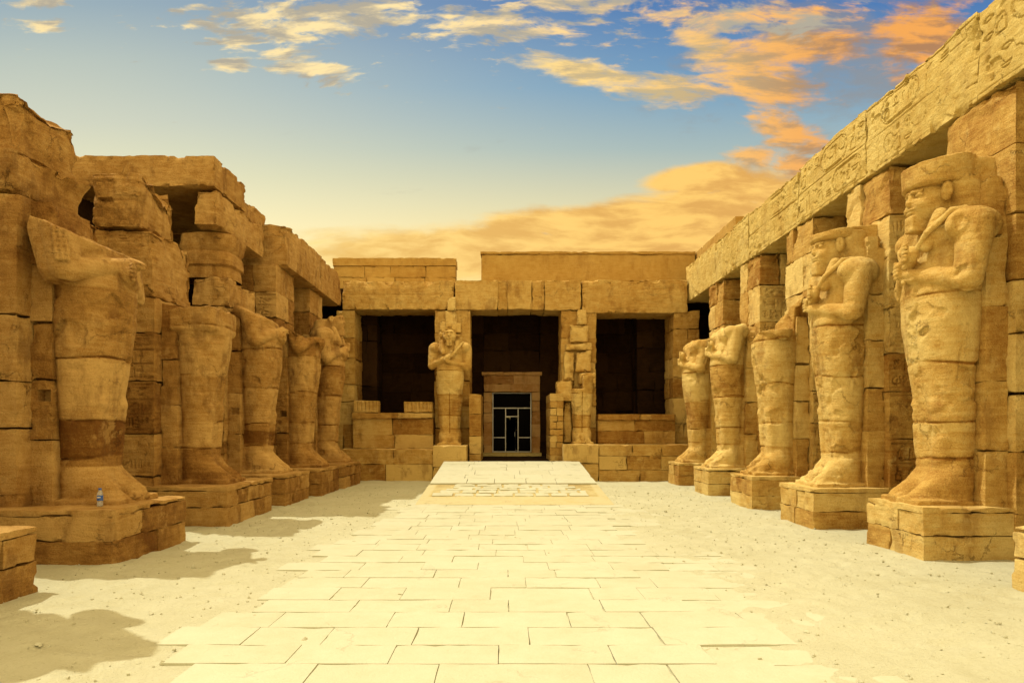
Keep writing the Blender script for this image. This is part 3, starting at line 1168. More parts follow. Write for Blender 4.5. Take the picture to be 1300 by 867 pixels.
# third, broken at the chest
F = statue_field(0.022, head_on=False)
F.plane_cut((0.02, 0, 1), 3.06, 0.035, 7, extra=lambda g: g[0] - 0.42 + 0.25 * g[1] + 0 * g[2])
F.plane_cut((0.7, -0.35, 1), 3.62, 0.07, 8)
add_statue('colossal_statue', (RX, 14.85, BH), math.pi, F, 3, 'headless statue on the right broken off flat at the chest between whole and headless neighbours', GR, PALE, loss=0.09)
for k_, (yc, sc, sd, lab) in enumerate(((17.75, 0.92, 4, 'headless statue with crossed arms, fourth along the right row behind the chest-broken one'),
                                        (20.55, 0.92, 5, 'farthest headless statue on the right beside the far terrace wall'))):
    F = statue_field(0.026, head_on=False)
    F.plane_cut((0.30 - .1 * k_, 0.05, 1), 4.10 - .05 * k_, 0.06, sd)
    add_statue('colossal_statue', (RX - .12, yc, BH), math.pi, F, sd, lab, GR, PALE, scale=sc)

# ---- left row (front faces +X)
# nearest, headless, breast and fists left
F = statue_field(0.018, head_on=False, armdz=-.12, chest=True)
F.capsule((0.28, -.52, 3.60), (0.42, -.58, 3.06), 0.24, 0.20, 0.03)
F.ell((0.42, -.30, 3.50), (0.42, 0.42, 0.40), 0.04)
F.plane_cut((0.44, 0.0, 1), 3.80, 0.05, 21)


def cutL1(E):
    E.plane_cut((0.44, 0.0, 1), 3.80, 0.02, 21)


add_statue('colossal_statue', (-6.10, 9.34, BH), 0, F, 6, 'nearest headless statue on the left with folded fists, bottle standing at its foot', GL, STONE, extras=(('flail', 1),), cutter=cutL1, bands=((.50, 1.12, -.15), (1.3, 1.9, .07)), wscale=1.15, scale=.985)
F = statue_field(0.020, head_on=False, arms=(False, False), torso=False)
F.box((.10, -.58, 2.72), (.93, .56, 3.3), 0.10, 0.05)
F.plane_cut((-0.05, 0.06, 1), 3.10, 0.06, 23)
add_statue('colossal_statue', (-6.10, 12.70, BH), 0, F, 7, 'armless statue on the left broken off level at the waist below stacked blocks', GL, STONE, loss=0.10)
F = statue_field(0.024, head_on=False, armdz=-.08, chest=True)
F.plane_cut((0.42, 0.0, 1), 3.88, 0.06, 25)
add_statue('colossal_statue', (-6.05, 15.60, BH), 0, F, 8, 'headless statue with folded arms, third along the left row, dark patch above ankle', GL, STONE, bands=((.62, .95, -.17),), scale=0.97)
F = statue_field(0.027, head_on=False, chest=True)
F.plane_cut((0.12, 0.10, 1), 3.42, 0.08, 27)
add_statue('colossal_statue', (-5.82, 17.95, BH), 0, F, 9, 'statue on the left broken through the breast with a jutting sharp fragment', GL, STONE, loss=0.09)
F = statue_field(0.029, head_on=True)
F.plane_cut((-0.45, 0.1, 1), 4.02, 0.08, 29)
add_statue('colossal_statue', (-5.80, 20.60, BH), 0, F, 10, 'farthest statue on the left with a battered stump of a head', GL, STONE, loss=0.08)

# the neighbour that stands just beyond the left edge and shades the near sand
F = statue_field(0.035, head_on=True)
F.plane_cut((0.0, 0.0, 1), 4.75, 0.05, 30)
add_statue('colossal_statue', (-6.10, 6.10, BH), 0, F, 13, 'statue just beyond the left edge casting the rounded shadow on the near sand', GL, STONE)

# ---- pair flanking the far doorway (front faces -Y)
F = statue_field(0.024)
F.plane_cut((-0.25, 0.15, 1), 4.16, 0.07, 31)
add_statue('colossal_statue', (-1.83, 23.55, 1.13), -math.pi / 2, F, 11, 'statue with crossed arms left of the dark central doorway', 'statues flanking the doorway', PALE, scale=0.87, extras=(('crook', -1),), loss=0.08, groove=.04, text=False)
F = statue_field(0.026, head_on=False, arms=(False, False), torso=False)
F.plane_cut((0, 0, 1), 2.12, 0.05, 33, extra=lambda g: np.maximum(-g[1] + 0.02 + 0 * g[0], g[2] - 2.62))
add_statue('colossal_statue', (2.62, 23.55, 1.17), -math.pi / 2, F, 12, 'ruined pair of stone legs right of the dark central doorway', 'statues flanking the doorway', PALE, scale=0.87, wscale=0.86, text=False, loss=0.10, groove=.05)

# ------------------------------------------------------------------ pedestals
def pedestal(lo, hi, label, group, mat, seed, capmat=None):
    r_ = np.random.default_rng(seed)
    root = empty('statue_pedestal', ((lo[0] + hi[0]) / 2, (lo[1] + hi[1]) / 2, 0), label, 'pedestal', group)
    mb = MB()
    top = hi[2] - 0.075
    L = hi[1] - lo[1]
    zc = top * r_.uniform(.42, .58)
    for z0, z1 in ((-.08, zc), (zc, top)):
        nb = max(2, round(L / .62))
        c2 = np.cumsum(r_.uniform(.7, 1.3, nb))
        c2 = lo[1] + c2 / c2[-1] * L
        a = lo[1]
        for b in c2:
            j = r_.uniform(-.003, .003)
            block(mb, (lo[0] + j, a, z0), (hi[0] + j, b, z1), 0.04, 0.006, 0.014, 0.05, int(r_.integers(900)), .48 + r_.uniform(-.12, .12), fine=.004)
            a = b
    mb.build('block_courses', mat, root)
    mb = MB()
    block(mb, (lo[0] - .004, lo[1] - .004, top), (hi[0] + .004, hi[1] + .004, hi[2]), 0.04, 0.007, 0.010, 0.06, seed + 5, .55, fine=.003)
    mb.build('top_slab', capmat or mat, root)
    return root


PL, PR = 'pedestals of the left row', 'pedestals of the right row'
for k_, (x1, y0, y1, lab) in enumerate((
        (-4.77, 5.2, 6.98, 'low stone pedestal cut by the left edge of the photo, nothing on it in view'),
        (-4.76, 8.27, 10.22, 'large stone pedestal carrying the headless statue with the water bottle'),
        (-4.72, 11.63, 13.9, 'stone pedestal carrying the armless waist-high statue on the left'),
        (-4.68, 14.6, 16.4, 'stone pedestal under the third statue of the left row'),
        (-4.50, 16.85, 18.6, 'stone pedestal under the statue with the jutting broken breast on the left'),
        (-4.45, 19.07, 21.2, 'stone pedestal under the farthest statue of the left row'))):
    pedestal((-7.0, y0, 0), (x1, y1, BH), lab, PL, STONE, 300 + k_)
for k_, (x0, y0, y1, lab) in enumerate((
        (5.28, 5.72, 7.10, 'broken pedestal corner cut by the right edge of the photo'),
        (5.26, 8.57, 9.90, 'stone pedestal under the nearest complete statue on the right'),
        (5.14, 11.35, 12.75, 'stone pedestal under the second complete statue on the right'),
        (5.14, 14.16, 15.55, 'stone pedestal under the right statue broken off at the chest'),
        (5.12, 17.15, 18.45, 'stone pedestal under the fourth statue of the right row'),
        (5.10, 19.95, 21.2, 'small pedestal under the farthest statue of the right row'))):
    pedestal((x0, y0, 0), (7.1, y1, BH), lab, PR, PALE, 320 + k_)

# ------------------------------------------------------------------ colonnade pillars
def hole(mb, x, y, z, s, seed):
    pass


def pillar(lo, hi, label, group, mat, seed, name='stone_pillar', gly=None, res=0.05, chip=.08, capbite=0.0):
    r_ = np.random.default_rng(seed)
    root = empty(name, ((lo[0] + hi[0]) / 2, (lo[1] + hi[1]) / 2, lo[2]), label, 'pillar', group)
    H = hi[2] - lo[2]
    nc = max(2, round(H / .78))
    cuts = np.cumsum(r_.uniform(.75, 1.25, nc))
    cuts = lo[2] + cuts / cuts[-1] * H
    z = lo[2]
    mb, top = MB(), MB()
    for ci, z1 in enumerate(cuts):
        last = ci == nc - 1 and capbite > 0
        tgt = top if last else mb
        nb = 1 if r_.random() < .35 else 2
        ys = [lo[1], hi[1]] if nb == 1 else [lo[1], lo[1] + (hi[1] - lo[1]) * r_.uniform(.32, .68), hi[1]]
        nx = 1 if r_.random() < .4 else 2
        xs_ = [lo[0], hi[0]] if nx == 1 else [lo[0], lo[0] + (hi[0] - lo[0]) * r_.uniform(.35, .65), hi[0]]
        for a, b in zip(ys[:-1], ys[1:]):
            for c, d in zip(xs_[:-1], xs_[1:]):
                j = r_.uniform(-.008, .008, 4)
                l2 = (c + (j[0] if c == lo[0] else 0), a + (j[1] if a == lo[1] else 0), z)
                h2 = (d + (j[2] if d == hi[0] else 0), b + (j[3] if b == hi[1] else 0), z1)
                rel = None
                rs = res
                if gly is not None and a == lo[1] and 0.9 < z + .4 and z1 < lo[2] + H * .92:
                    hm = glyph_map(d - c, z1 - z, seed + ci * 13 + int(c * 7), 0.012, rows=max(1, round((z1 - z) / .34)))
                    rel = (1, -1, hm, 0.012, 0.035)
                    rs = (0.022, res, 0.022)
                block(tgt, l2, h2, rs, .012, .018, chip, int(r_.integers(900)), .48 + r_.uniform(-.12, .12) + (.22 if r_.random() < .10 else 0), relief=rel, bite=capbite if last else 0, fine=.004)
        z = z1
    mb.build('shaft', mat, root)
    if top.n:
        top.build('capital_blocks', mat, root)
    return root


def backing(root, xp, sgn, yc, top, mat, seed, socket=None):
    """Broad stone slab against which the figure is carved."""
    r_ = np.random.default_rng(seed)
    mb = MB()
    n = max(3, round((top - .6) / .85))
    cuts = np.cumsum(r_.uniform(.8, 1.2, n))
    cuts = .6 + cuts / cuts[-1] * (top - .6)
    zz = .6
    for z1 in cuts:
        a, b = sorted((xp + sgn * .28, xp - sgn * .02))
        rel, rs = None, .045
        if socket and zz < socket < z1:
            hm = np.zeros((400, 400), np.float32)
            u0 = (.10 if sgn > 0 else .05)
            hm[int((u0) / .01):int((u0 + .16) / .01), int((socket - zz - .07) / .01):int((socket - zz + .07) / .01)] = 1
            rel, rs = (1, -1, hm, .01, .22), (.014, .05, .014)
        block(mb, (a, yc - .55, zz), (b, yc + .55, z1), rs, .010, .02, .08, int(r_.integers(900)), .48 + r_.uniform(-.08, .08), fine=.005, relief=rel, bite=.10 if z1 == cuts[-1] else 0)
        zz = z1
    mb.build('backing_slab', mat, root)


QL, QR = 'pillars of the left colonnade', 'pillars of the right colonnade'
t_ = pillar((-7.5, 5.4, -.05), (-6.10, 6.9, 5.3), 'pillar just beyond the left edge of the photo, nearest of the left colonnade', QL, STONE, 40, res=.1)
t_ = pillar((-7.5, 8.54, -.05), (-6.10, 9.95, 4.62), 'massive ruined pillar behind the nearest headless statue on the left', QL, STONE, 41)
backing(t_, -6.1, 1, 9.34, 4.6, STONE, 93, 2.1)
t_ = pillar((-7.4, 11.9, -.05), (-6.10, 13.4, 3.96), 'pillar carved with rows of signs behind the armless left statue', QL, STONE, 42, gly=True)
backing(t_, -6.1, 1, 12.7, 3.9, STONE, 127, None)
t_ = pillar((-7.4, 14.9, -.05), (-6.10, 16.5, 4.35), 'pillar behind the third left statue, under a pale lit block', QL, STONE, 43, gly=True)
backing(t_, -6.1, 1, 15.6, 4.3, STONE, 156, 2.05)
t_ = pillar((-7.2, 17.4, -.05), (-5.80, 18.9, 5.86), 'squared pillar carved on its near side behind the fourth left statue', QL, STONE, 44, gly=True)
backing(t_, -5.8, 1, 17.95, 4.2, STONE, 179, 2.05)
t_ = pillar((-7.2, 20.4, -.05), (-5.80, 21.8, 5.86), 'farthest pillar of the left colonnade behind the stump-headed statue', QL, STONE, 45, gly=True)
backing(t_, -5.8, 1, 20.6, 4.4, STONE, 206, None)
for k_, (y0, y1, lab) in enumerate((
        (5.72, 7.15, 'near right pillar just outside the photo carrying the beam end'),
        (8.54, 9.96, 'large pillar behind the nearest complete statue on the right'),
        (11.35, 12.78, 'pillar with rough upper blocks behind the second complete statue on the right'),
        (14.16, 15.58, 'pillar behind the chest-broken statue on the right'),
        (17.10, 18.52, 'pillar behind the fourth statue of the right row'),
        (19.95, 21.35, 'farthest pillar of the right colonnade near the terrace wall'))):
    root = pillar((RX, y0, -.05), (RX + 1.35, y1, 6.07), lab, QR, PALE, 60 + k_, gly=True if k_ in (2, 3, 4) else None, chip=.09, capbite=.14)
    backing(root, RX, -1, (y0 + y1) / 2 - .02, 4.9 if k_ < 3 else 4.05, PALE, 70 + k_)

# loose courses heaped on the ruined left pillars
def loose(lo, hi, label, seed, mat=STONE, name='stone_block', relief=None, group='displaced blocks on the left pillars', **kw):
    mb = MB()
    a = dict(res=.035, r=.018, amp=.022, chip=.2, fine=.006)
    a.update(kw)
    block(mb, lo, hi, seed=seed, relief=relief, **a)
    return tag(mb.build(name, mat), label, 'stone block', group)


def mould(p, h):
    """Upper edge rolled forward into a cornice, broken back towards the far end."""
    q = p.copy()
    t = np.clip((p[:, 2] / h[2] - 0.1) / .9, 0, 1)
    q[:, 0] += 0.14 * t ** 2 * (p[:, 0] > 0) * (0.6 + 0.5 * np.sin(p[:, 1] * 3))
    return q


loose((-7.6, 8.5, 4.63), (-6.14, 9.92, 5.17), 'smooth block with a broken roll moulding on the nearest left pillar', 81, shear=mould, tone=.5)
loose((-7.7, 8.72, 5.18), (-6.22, 9.95, 6.0), 'rounded weathered block topmost on the nearest left pillar', 82, bite=.24, amp=.03, r=.03, chip=.1, tone=.45)
hm = glyph_map(1.3, 1.2, 5, 0.012, rows=2)
loose((-7.35, 11.85, 3.97), (-6.10, 13.35, 5.13), 'pitted block with a square socket, lower of the pair above the armless statue', 83, bite=.16, relief=(1, -1, hm, .012, .02), res=(.025, .05, .025))
hm = glyph_map(1.1, .95, 6, 0.012, rows=2)
loose((-7.15, 11.78, 5.14), (-6.30, 13.1, 6.08), 'carved block with rounded broken end, topmost above the armless statue', 84, bite=.34, amp=.04, relief=(1, -1, hm, .012, .022), res=(.025, .05, .025))
loose((-6.85, 14.95, 4.36), (-6.05, 16.6, 4.98), 'rough block with a sunlit top above the third left statue', 85, bite=.10, amp=.03, tone=.56)
# worn drum
mb = MB()
nth, nz = 56, 24
th = np.linspace(0, 2 * math.pi, nth, endpoint=False)
zz = np.linspace(0, 1, nz)
T, Zz = np.meshgrid(th, zz, indexing='ij')
rad = 0.62 - 0.10 * (Zz < .3) * 0.6 - 0.05 * np.exp(-((Zz - .62) / .05) ** 2)
X_ = -6.62 + rad * np.sign(np.cos(T)) * np.abs(np.cos(T)) ** .6
Y_ = 15.55 + rad * np.sign(np.sin(T)) * np.abs(np.sin(T)) ** .6
v = np.stack([X_, Y_, 4.99 + Zz * .97], -1)
pp = v.reshape(-1, 3).astype(np.float32)
dv = 0.05 * fbm(pp, 2.0, 4, 91)[:, None] * np.stack([np.cos(T), np.sin(T), 0 * T], -1).reshape(-1, 3)
i = np.arange(nth * nz).reshape(nth, nz)
i2 = np.concatenate([i, i[:1]], 0)
f = np.stack([i2[:-1, :-1], i2[1:, :-1], i2[1:, 1:], i2[:-1, 1:]], -1).reshape(-1, 4)
ctr = np.array([[-6.62, 15.55, 5.93], [-6.62, 15.55, 4.99]])
n0 = nth * nz
capf = np.stack([i2[:-1, -1], i2[1:, -1], np.full(nth, n0), np.full(nth, n0)], -1)
mb.add(np.concatenate([pp + dv, ctr]), np.concatenate([f, np.stack([i2[:-1, -1], i2[1:, -1], i2[1:, -1] * 0 + n0, i2[1:, -1] * 0 + n0], -1)[:0].reshape(-1, 4)]), .47)
# lid as a ring of narrow quads closing to the middle
ring = (pp + dv).reshape(nth, nz, 3)[:, -1]
inner = ring * np.array([0.0, 0.0, 1]) + np.array([-6.62, 15.55, 0]) * np.array([1, 1, 0])
r2 = np.concatenate([ring, (ring - inner) * .5 + inner + (0, 0, .02), (ring - inner) * .02 + inner + (0, 0, .02)])
a_ = np.arange(nth)
b_ = np.roll(a_, -1)
mb.add(r2, np.concatenate([np.stack([a_, b_, b_ + nth, a_ + nth], -1), np.stack([a_ + nth, b_ + nth, b_ + 2 * nth, a_ + 2 * nth], -1)]), .5)
tag(mb.build('stone_drum', STONE), 'round worn drum between the sunlit block and the roof beam on the left', 'stone drum')

# ------------------------------------------------------------------ beams over the colonnades
def beam(lo, hi, label, group, mat, seed, relief=False, res=.05, **kw):
    mb = MB()
    rel = None
    rs = (.09, res, res)
    if relief:
        hm = glyph_map(hi[1] - lo[1], hi[2] - lo[2], seed, 0.012, rows=2)
        rel = (0, -1, hm, .012, .030)
    a = dict(r=.012, amp=.016, chip=.14, fine=.005)
    a.update(kw)
    block(mb, lo, hi, rs, seed=seed, relief=rel, **a)
    return tag(mb.build('architrave_beam', mat), label, 'stone beam', group)


BR, BL = 'beams over the right colonnade', 'beams over the left colonnade'
rj = [6.3, 9.22, 12.08, 14.88, 17.85, 20.7, 24.0]
rl = ['nearest carved beam at the upper right corner of the photo',
      'carved beam spanning from the nearest right pillar to the second one',
      'carved beam spanning from the second right pillar to the third one',
      'carved beam above the chest-broken statue and its next neighbour on the right',
      'carved beam above the two farthest statues on the right',
      'last beam of the right colonnade meeting the far facade']
for k_ in range(6):
    beam((RX - .02 + .01 * (k_ % 2), rj[k_] + .006, 6.08), (RX + 1.32, rj[k_ + 1] - .006, 7.30 + .03 * ((k_ * 7) % 3 - 1)), rl[k_], BR, BEAM, 100 + k_, relief=k_ < 5, res=.016 if k_ < 3 else .03, cap=220, bite=.05)
beam((-6.62, 14.5, 5.99), (-6.10, 17.45, 6.76), 'broken beam on the left above the worn drum', BL, STONE, 111, bite=.16, amp=.035, tone=.53)
beam((-7.2, 17.62, 5.87), (-5.60, 21.0, 6.96), 'long plain beam projecting over the fourth pillar of the left side', BL, STONE, 112, bite=.10, tone=.53)
beam((-7.2, 21.03, 5.87), (-5.62, 23.55, 6.93), 'last plain beam of the left side meeting the far facade', BL, STONE, 113, bite=.05, tone=.5)
# roof slabs over the left gallery
for k_, (y0, y1, z1, x1, lab) in enumerate(((14.4, 16.2, 7.42, -6.12, 'nearest roof slab of the left gallery with a straight front edge'),
                                            (16.22, 17.9, 7.22, -6.25, 'second roof slab of the left gallery with a stepped broken edge'),
                                            (17.95, 19.6, 7.3, -6.7, 'third roof slab of the left gallery set behind the long beam'))):
    mb = MB()
    block(mb, (-9.38, y0, 6.78), (x1, y1, z1), (.05), .012, .02, .14, 120 + k_, .5, bite=.14 if k_ else .0, fine=.006)
    tag(mb.build('roof_slab', STONE), lab, 'roof slab', 'roof slabs of the left gallery')
mb = MB()
block(mb, (-9.38, 19.62, 6.5), (-7.21, 24.4, 6.94), .12, .03, .02, .1, 130, .5)
tag(mb.build('ceiling_slab', STONE), 'flat stone roof of the far end of the left gallery', 'roof')
mb = MB()
block(mb, (RX + 1.33, 6.3, 6.8), (10.0, 24.4, 7.2), .15, .03, .02, .1, 131, .5)
tag(mb.build('ceiling_slab', PALE), 'flat stone roof behind the carved right beams', 'roof')

# back walls of the galleries
mb = MB()
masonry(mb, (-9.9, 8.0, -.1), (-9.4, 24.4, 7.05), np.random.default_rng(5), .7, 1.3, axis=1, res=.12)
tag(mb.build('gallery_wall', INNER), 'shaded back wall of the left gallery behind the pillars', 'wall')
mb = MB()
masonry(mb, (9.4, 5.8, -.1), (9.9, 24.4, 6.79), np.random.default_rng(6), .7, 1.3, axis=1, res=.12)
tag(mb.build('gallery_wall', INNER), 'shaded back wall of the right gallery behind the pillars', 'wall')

# ------------------------------------------------------------------ far facade
FY = 23.62
r_ = np.random.default_rng(17)


def wall(name, label, cat, parts, mat, group=None):
    root = empty(name, (sum(p[1][0] + p[2][0] for p in parts) / 2 / len(parts), parts[0][1][1], parts[0][1][2]), label, cat, group)
    for nm, lo, hi, kw in parts:
        mb = MB()
        a = dict(course=.5, length=1.0, axis=0, res=.06, tone=.5)
        a.update(kw)
        masonry(mb, lo, hi, r_, **a)
        mb.build(nm, mat, root)
    return root


TG = 'terrace walls before the far facade'
wall('terrace_wall', 'low terrace wall left of the ramp with a raised block under the whole far statue', 'wall', [
    ('wall_courses', (-5.5, 22.0, -.1), (-2.30, 23.6, 1.0), dict(course=.55, length=1.7)),
    ('raised_block', (-2.295, 21.96, -.1), (-1.20, 23.55, 1.13), dict(course=.6, length=1.1, tone=.56))], FACADE, TG)
wall('terrace_wall', 'low terrace wall right of the ramp under the ruined stone legs', 'wall', [
    ('raised_block', (1.92, 21.97, -.1), (3.05, 23.55, 1.17), dict(course=.6, length=1.0, tone=.55)),
    ('wall_courses', (3.055, 22.0, -.1), (6.35, 23.6, 1.16), dict(course=.42, length=1.1))], FACADE, TG)

SG = 'screen walls between the facade pillars'
root = wall('screen_wall', 'screen wall closing the left dark opening of the facade, with ledge', 'wall', [
    ('wall_courses', (-5.16, 23.30, 1.0), (-2.42, 23.95, 2.02), dict(course=.5, length=1.4, tone=.47)),
    ('ledge', (-5.16, 23.20, 2.024), (-2.42, 23.97, 2.22), dict(course=.3, length=1.4))], FACADE, SG)
root = wall('screen_wall', 'screen wall closing the right dark opening of the facade, with ledge', 'wall', [
    ('wall_courses', (3.20, 23.30, 1.16), (5.84, 23.95, 1.96), dict(course=.40, length=1.3, tone=.47)),
    ('ledge', (3.20, 23.20, 1.964), (5.84, 23.97, 2.17), dict(course=.3, length=1.4))], FACADE, SG)


def frieze(lo, hi, label, seed):
    W = hi[0] - lo[0]
    nx = int(W / .012)
    u_ = np.arange(nx) * .012
    hm = np.zeros((nx, int((hi[2] - lo[2]) / .012) + 1), np.float32)
    vv_ = np.arange(hm.shape[1]) * .012
    ph = np.abs(((u_ / .13) % 1) - .5)
    hm[:] = (ph[:, None] > .33) * (vv_[None] > .06) * (vv_[None] < hi[2] - lo[2] - .06)
    mb = MB()
    block(mb, lo, hi, (.02, .06, .03), .025, .012, .08, seed, .52, relief=(1, -1, hm, .012, .035))
    tag(mb.build('frieze_block', FACADE), label, 'frieze block', 'ribbed frieze blocks on the left ledge')


frieze((-5.14, 23.22, 2.225), (-4.28, 23.72, 2.63), 'ribbed frieze block on the left ledge beside the corner post', 140)
frieze((-3.42, 23.22, 2.225), (-2.43, 23.72, 2.60), 'ribbed frieze block on the left ledge beside the whole far statue', 141)

FP = 'pillars of the far facade'


def fpillar(x0, x1, z0, label, seed, y1=24.9):
    return pillar((x0, FY, z0), (x1, y1, 5.76), label, FP, FACADE, seed, name='facade_pillar', res=.05, chip=.08)


p1 = fpillar(-2.40, -1.17, 0.9, 'facade pillar behind the whole statue left of the doorway', 151)
p2 = fpillar(1.97, 3.19, 1.0, 'facade pillar behind the ruined legs right of the doorway', 152)
fpillar(-5.80, -5.17, 0.9, 'slim corner pillar at the left end of the facade', 153)
fpillar(5.85, 6.75, 1.0, 'corner pillar at the right end of the facade', 154)
# remains of the carved crowns still bonded to those two pillars
mb = MB()
for lo, hi, sd in (((-2.02, 23.38, 5.05), (-1.60, 23.64, 5.72), 1), ((-2.22, 23.45, 4.95), (-1.45, 23.64, 5.35), 2), ((-2.1, 23.42, 4.35), (-1.5, 23.64, 4.9), 3), ((-1.95, 23.40, 5.70), (-1.66, 23.64, 6.2), 4)):
    block(mb, lo, hi, .04, .04, .03, .2, sd + 160, .55, bite=.1)
mb.build('crown_remains', PALE, p1)
mb = MB()
for lo, hi, sd in (((2.10, 23.30, 4.35), (3.0, 23.64, 4.62), 1), ((2.05, 23.36, 3.3), (2.42, 23.64, 4.35), 2), ((2.42, 23.28, 3.62), (2.98, 23.64, 4.34), 3), ((2.25, 23.40, 4.62), (2.9, 23.64, 5.25), 4),
                   ((2.5, 23.42, 5.25), (2.85, 23.64, 5.8), 5), ((1.75, 23.0, 2.6), (2.3, 23.64, 3.3), 6), ((2.02, 23.2, 1.2), (2.3, 23.64, 2.6), 7), ((2.55, 22.92, 3.18), (3.08, 23.64, 3.55), 8)):
    block(mb, lo, hi, .04, .05, .03, .22, sd + 170, .53, bite=.12)
mb.build('torso_remains', PALE, p2)

# lintels
LG = 'lintel beams of the far facade'
for k_, (x0, x1, z0, z1, lab) in enumerate(((-5.58, -1.72, 5.78, 6.80, 'left lintel beam of the facade meeting the left colonnade'),
                                            (-1.70, 2.66, 5.77, 6.80, 'middle lintel beam of the facade over the doorway, broken and patched'),
                                            (2.68, 6.36, 5.66, 6.82, 'right lintel beam of the facade, sagging lower edge'))):
    mb = MB()
    if k_ == 1:
        for a, b, zz0, dy, sd in ((-1.70, -.22, 5.77, 0, 1), (-.217, .12, 5.79, .09, 2), (.123, .95, 5.80, .03, 3), (.953, 1.40, 5.79, .05, 4), (1.403, 2.66, 5.77, 0, 5)):
            block(mb, (a, FY - .05 + dy, zz0), (b, 24.9, z1), .04, .008, .02, .07, sd + 180, .5 + .05 * (sd % 2), fine=.006)
    else:
        hm = glyph_map(x1 - x0, z1 - z0, 190 + k_, .012, rows=2)
        block(mb, (x0, FY - .05, z0), (x1, 24.9, z1), (.03, .1, .03), .03, .02, .2, 190 + k_, .52, relief=(1, -1, hm, .012, .012), bite=.06, fine=.006, cap=190)
    tag(mb.build('lintel_beam', FACADE), lab, 'lintel', LG)

# later walls above
wall('parapet_wall', 'low restored parapet over the left half of the facade', 'wall', [
    ('plain_face', (-6.25, 25.0, 6.8), (-1.78, 25.6, 7.62), dict(course=.42, length=1.1, jit=.008, tvar=.06)),
    ('coping', (-6.28, 24.96, 7.625), (-1.75, 25.64, 7.92), dict(course=.3, length=9, jit=.0, split=False))], PLASTER, 'restored parapets')
wall('parapet_wall', 'taller smooth restored parapet over the right half of the facade', 'wall', [
    ('plain_face', (-.84, 25.0, 6.8), (7.0, 25.6, 8.05), dict(course=1.25, length=20, jit=.0, split=False, tvar=.02)),
    ('coping', (-.87, 24.96, 8.055), (7.0, 25.64, 8.15), dict(course=.3, length=20, jit=.0, split=False))], PLASTER, 'restored parapets')
wall('parapet_wall', 'smooth parapet running along the far right roof edge', 'wall', [
    ('plain_face', (7.05, 20.8, 7.2), (7.5, 25.7, 8.14), dict(course=1.0, length=20, axis=1, jit=.0, split=False, tvar=.02))], PLASTER, 'restored parapets')
mb = MB()
block(mb, (7.5, 19.2, 7.2), (7.95, 20.78, 8.05), .08, .02, .008, .05, 7, .55)
tag(mb.build('roof_block', PLASTER), 'squared block standing on the right roof before the smooth parapet', 'stone block')
mb = MB()
block(mb, (6.75, 21.9, 7.32), (7.04, 22.9, 7.66), .06, .02, .01, .05, 8, .55)
tag(mb.build('roof_block', PLASTER), 'small low block at the foot of the right roof parapet', 'stone block')

# masonry cheeks either side of the central doorway
for x0, x1, z1, lab, sd in ((-1.16, -.76, 2.82, 'smooth door cheek of big blocks left of the doorway', 3), (1.52, 1.96, 2.84, 'door cheek of small bricks right of the doorway', 4)):
    mb = MB()
    masonry(mb, (x0, 22.6, .3), (x1, 24.7, z1), np.random.default_rng(sd), .62 if sd == 3 else .24, .5 if sd == 3 else .26, axis=0, res=.05, tone=.5)
    tag(mb.build('door_cheek', FACADE), lab, 'wall', 'door cheeks')

# ------------------------------------------------------------------ hall behind the facade
mb = MB()
mb.add(*grid_mesh(np.linspace(-9.8, 9.8, 50), np.linspace(21.9, 38, 40), lambda X, Y: FLOOR - .01 + .006 * fbm(np.stack([X, Y, 0 * X], -1).astype(np.float32), 2.0, 3, 3) - 0.75 * ((Y < 23.9) & (np.abs(X - .35) > 1.7))), 0.4)
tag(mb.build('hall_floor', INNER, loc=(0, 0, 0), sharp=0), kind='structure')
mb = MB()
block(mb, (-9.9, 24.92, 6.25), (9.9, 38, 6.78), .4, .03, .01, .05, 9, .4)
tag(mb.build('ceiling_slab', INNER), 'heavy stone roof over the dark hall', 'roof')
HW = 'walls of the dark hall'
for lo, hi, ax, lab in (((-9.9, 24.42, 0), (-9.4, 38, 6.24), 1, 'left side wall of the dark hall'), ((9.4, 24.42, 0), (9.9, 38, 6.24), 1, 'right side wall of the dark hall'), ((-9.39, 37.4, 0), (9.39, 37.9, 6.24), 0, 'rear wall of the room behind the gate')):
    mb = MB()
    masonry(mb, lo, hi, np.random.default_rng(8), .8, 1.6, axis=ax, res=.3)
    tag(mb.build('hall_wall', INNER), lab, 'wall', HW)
HP = 'pillars inside the dark hall'
for x0, x1, y0, lab in ((-5.75, -4.75, 25.6, 'dim pillar inside the left dark opening'), (5.0, 6.2, 25.7, 'dim pillar inside the right dark opening')):
    pillar((x0, y0, .55), (x1, y0 + 1.0, 6.24), lab, HP, INNER, 200 + int(x1), name='hall_pillar', res=.1)
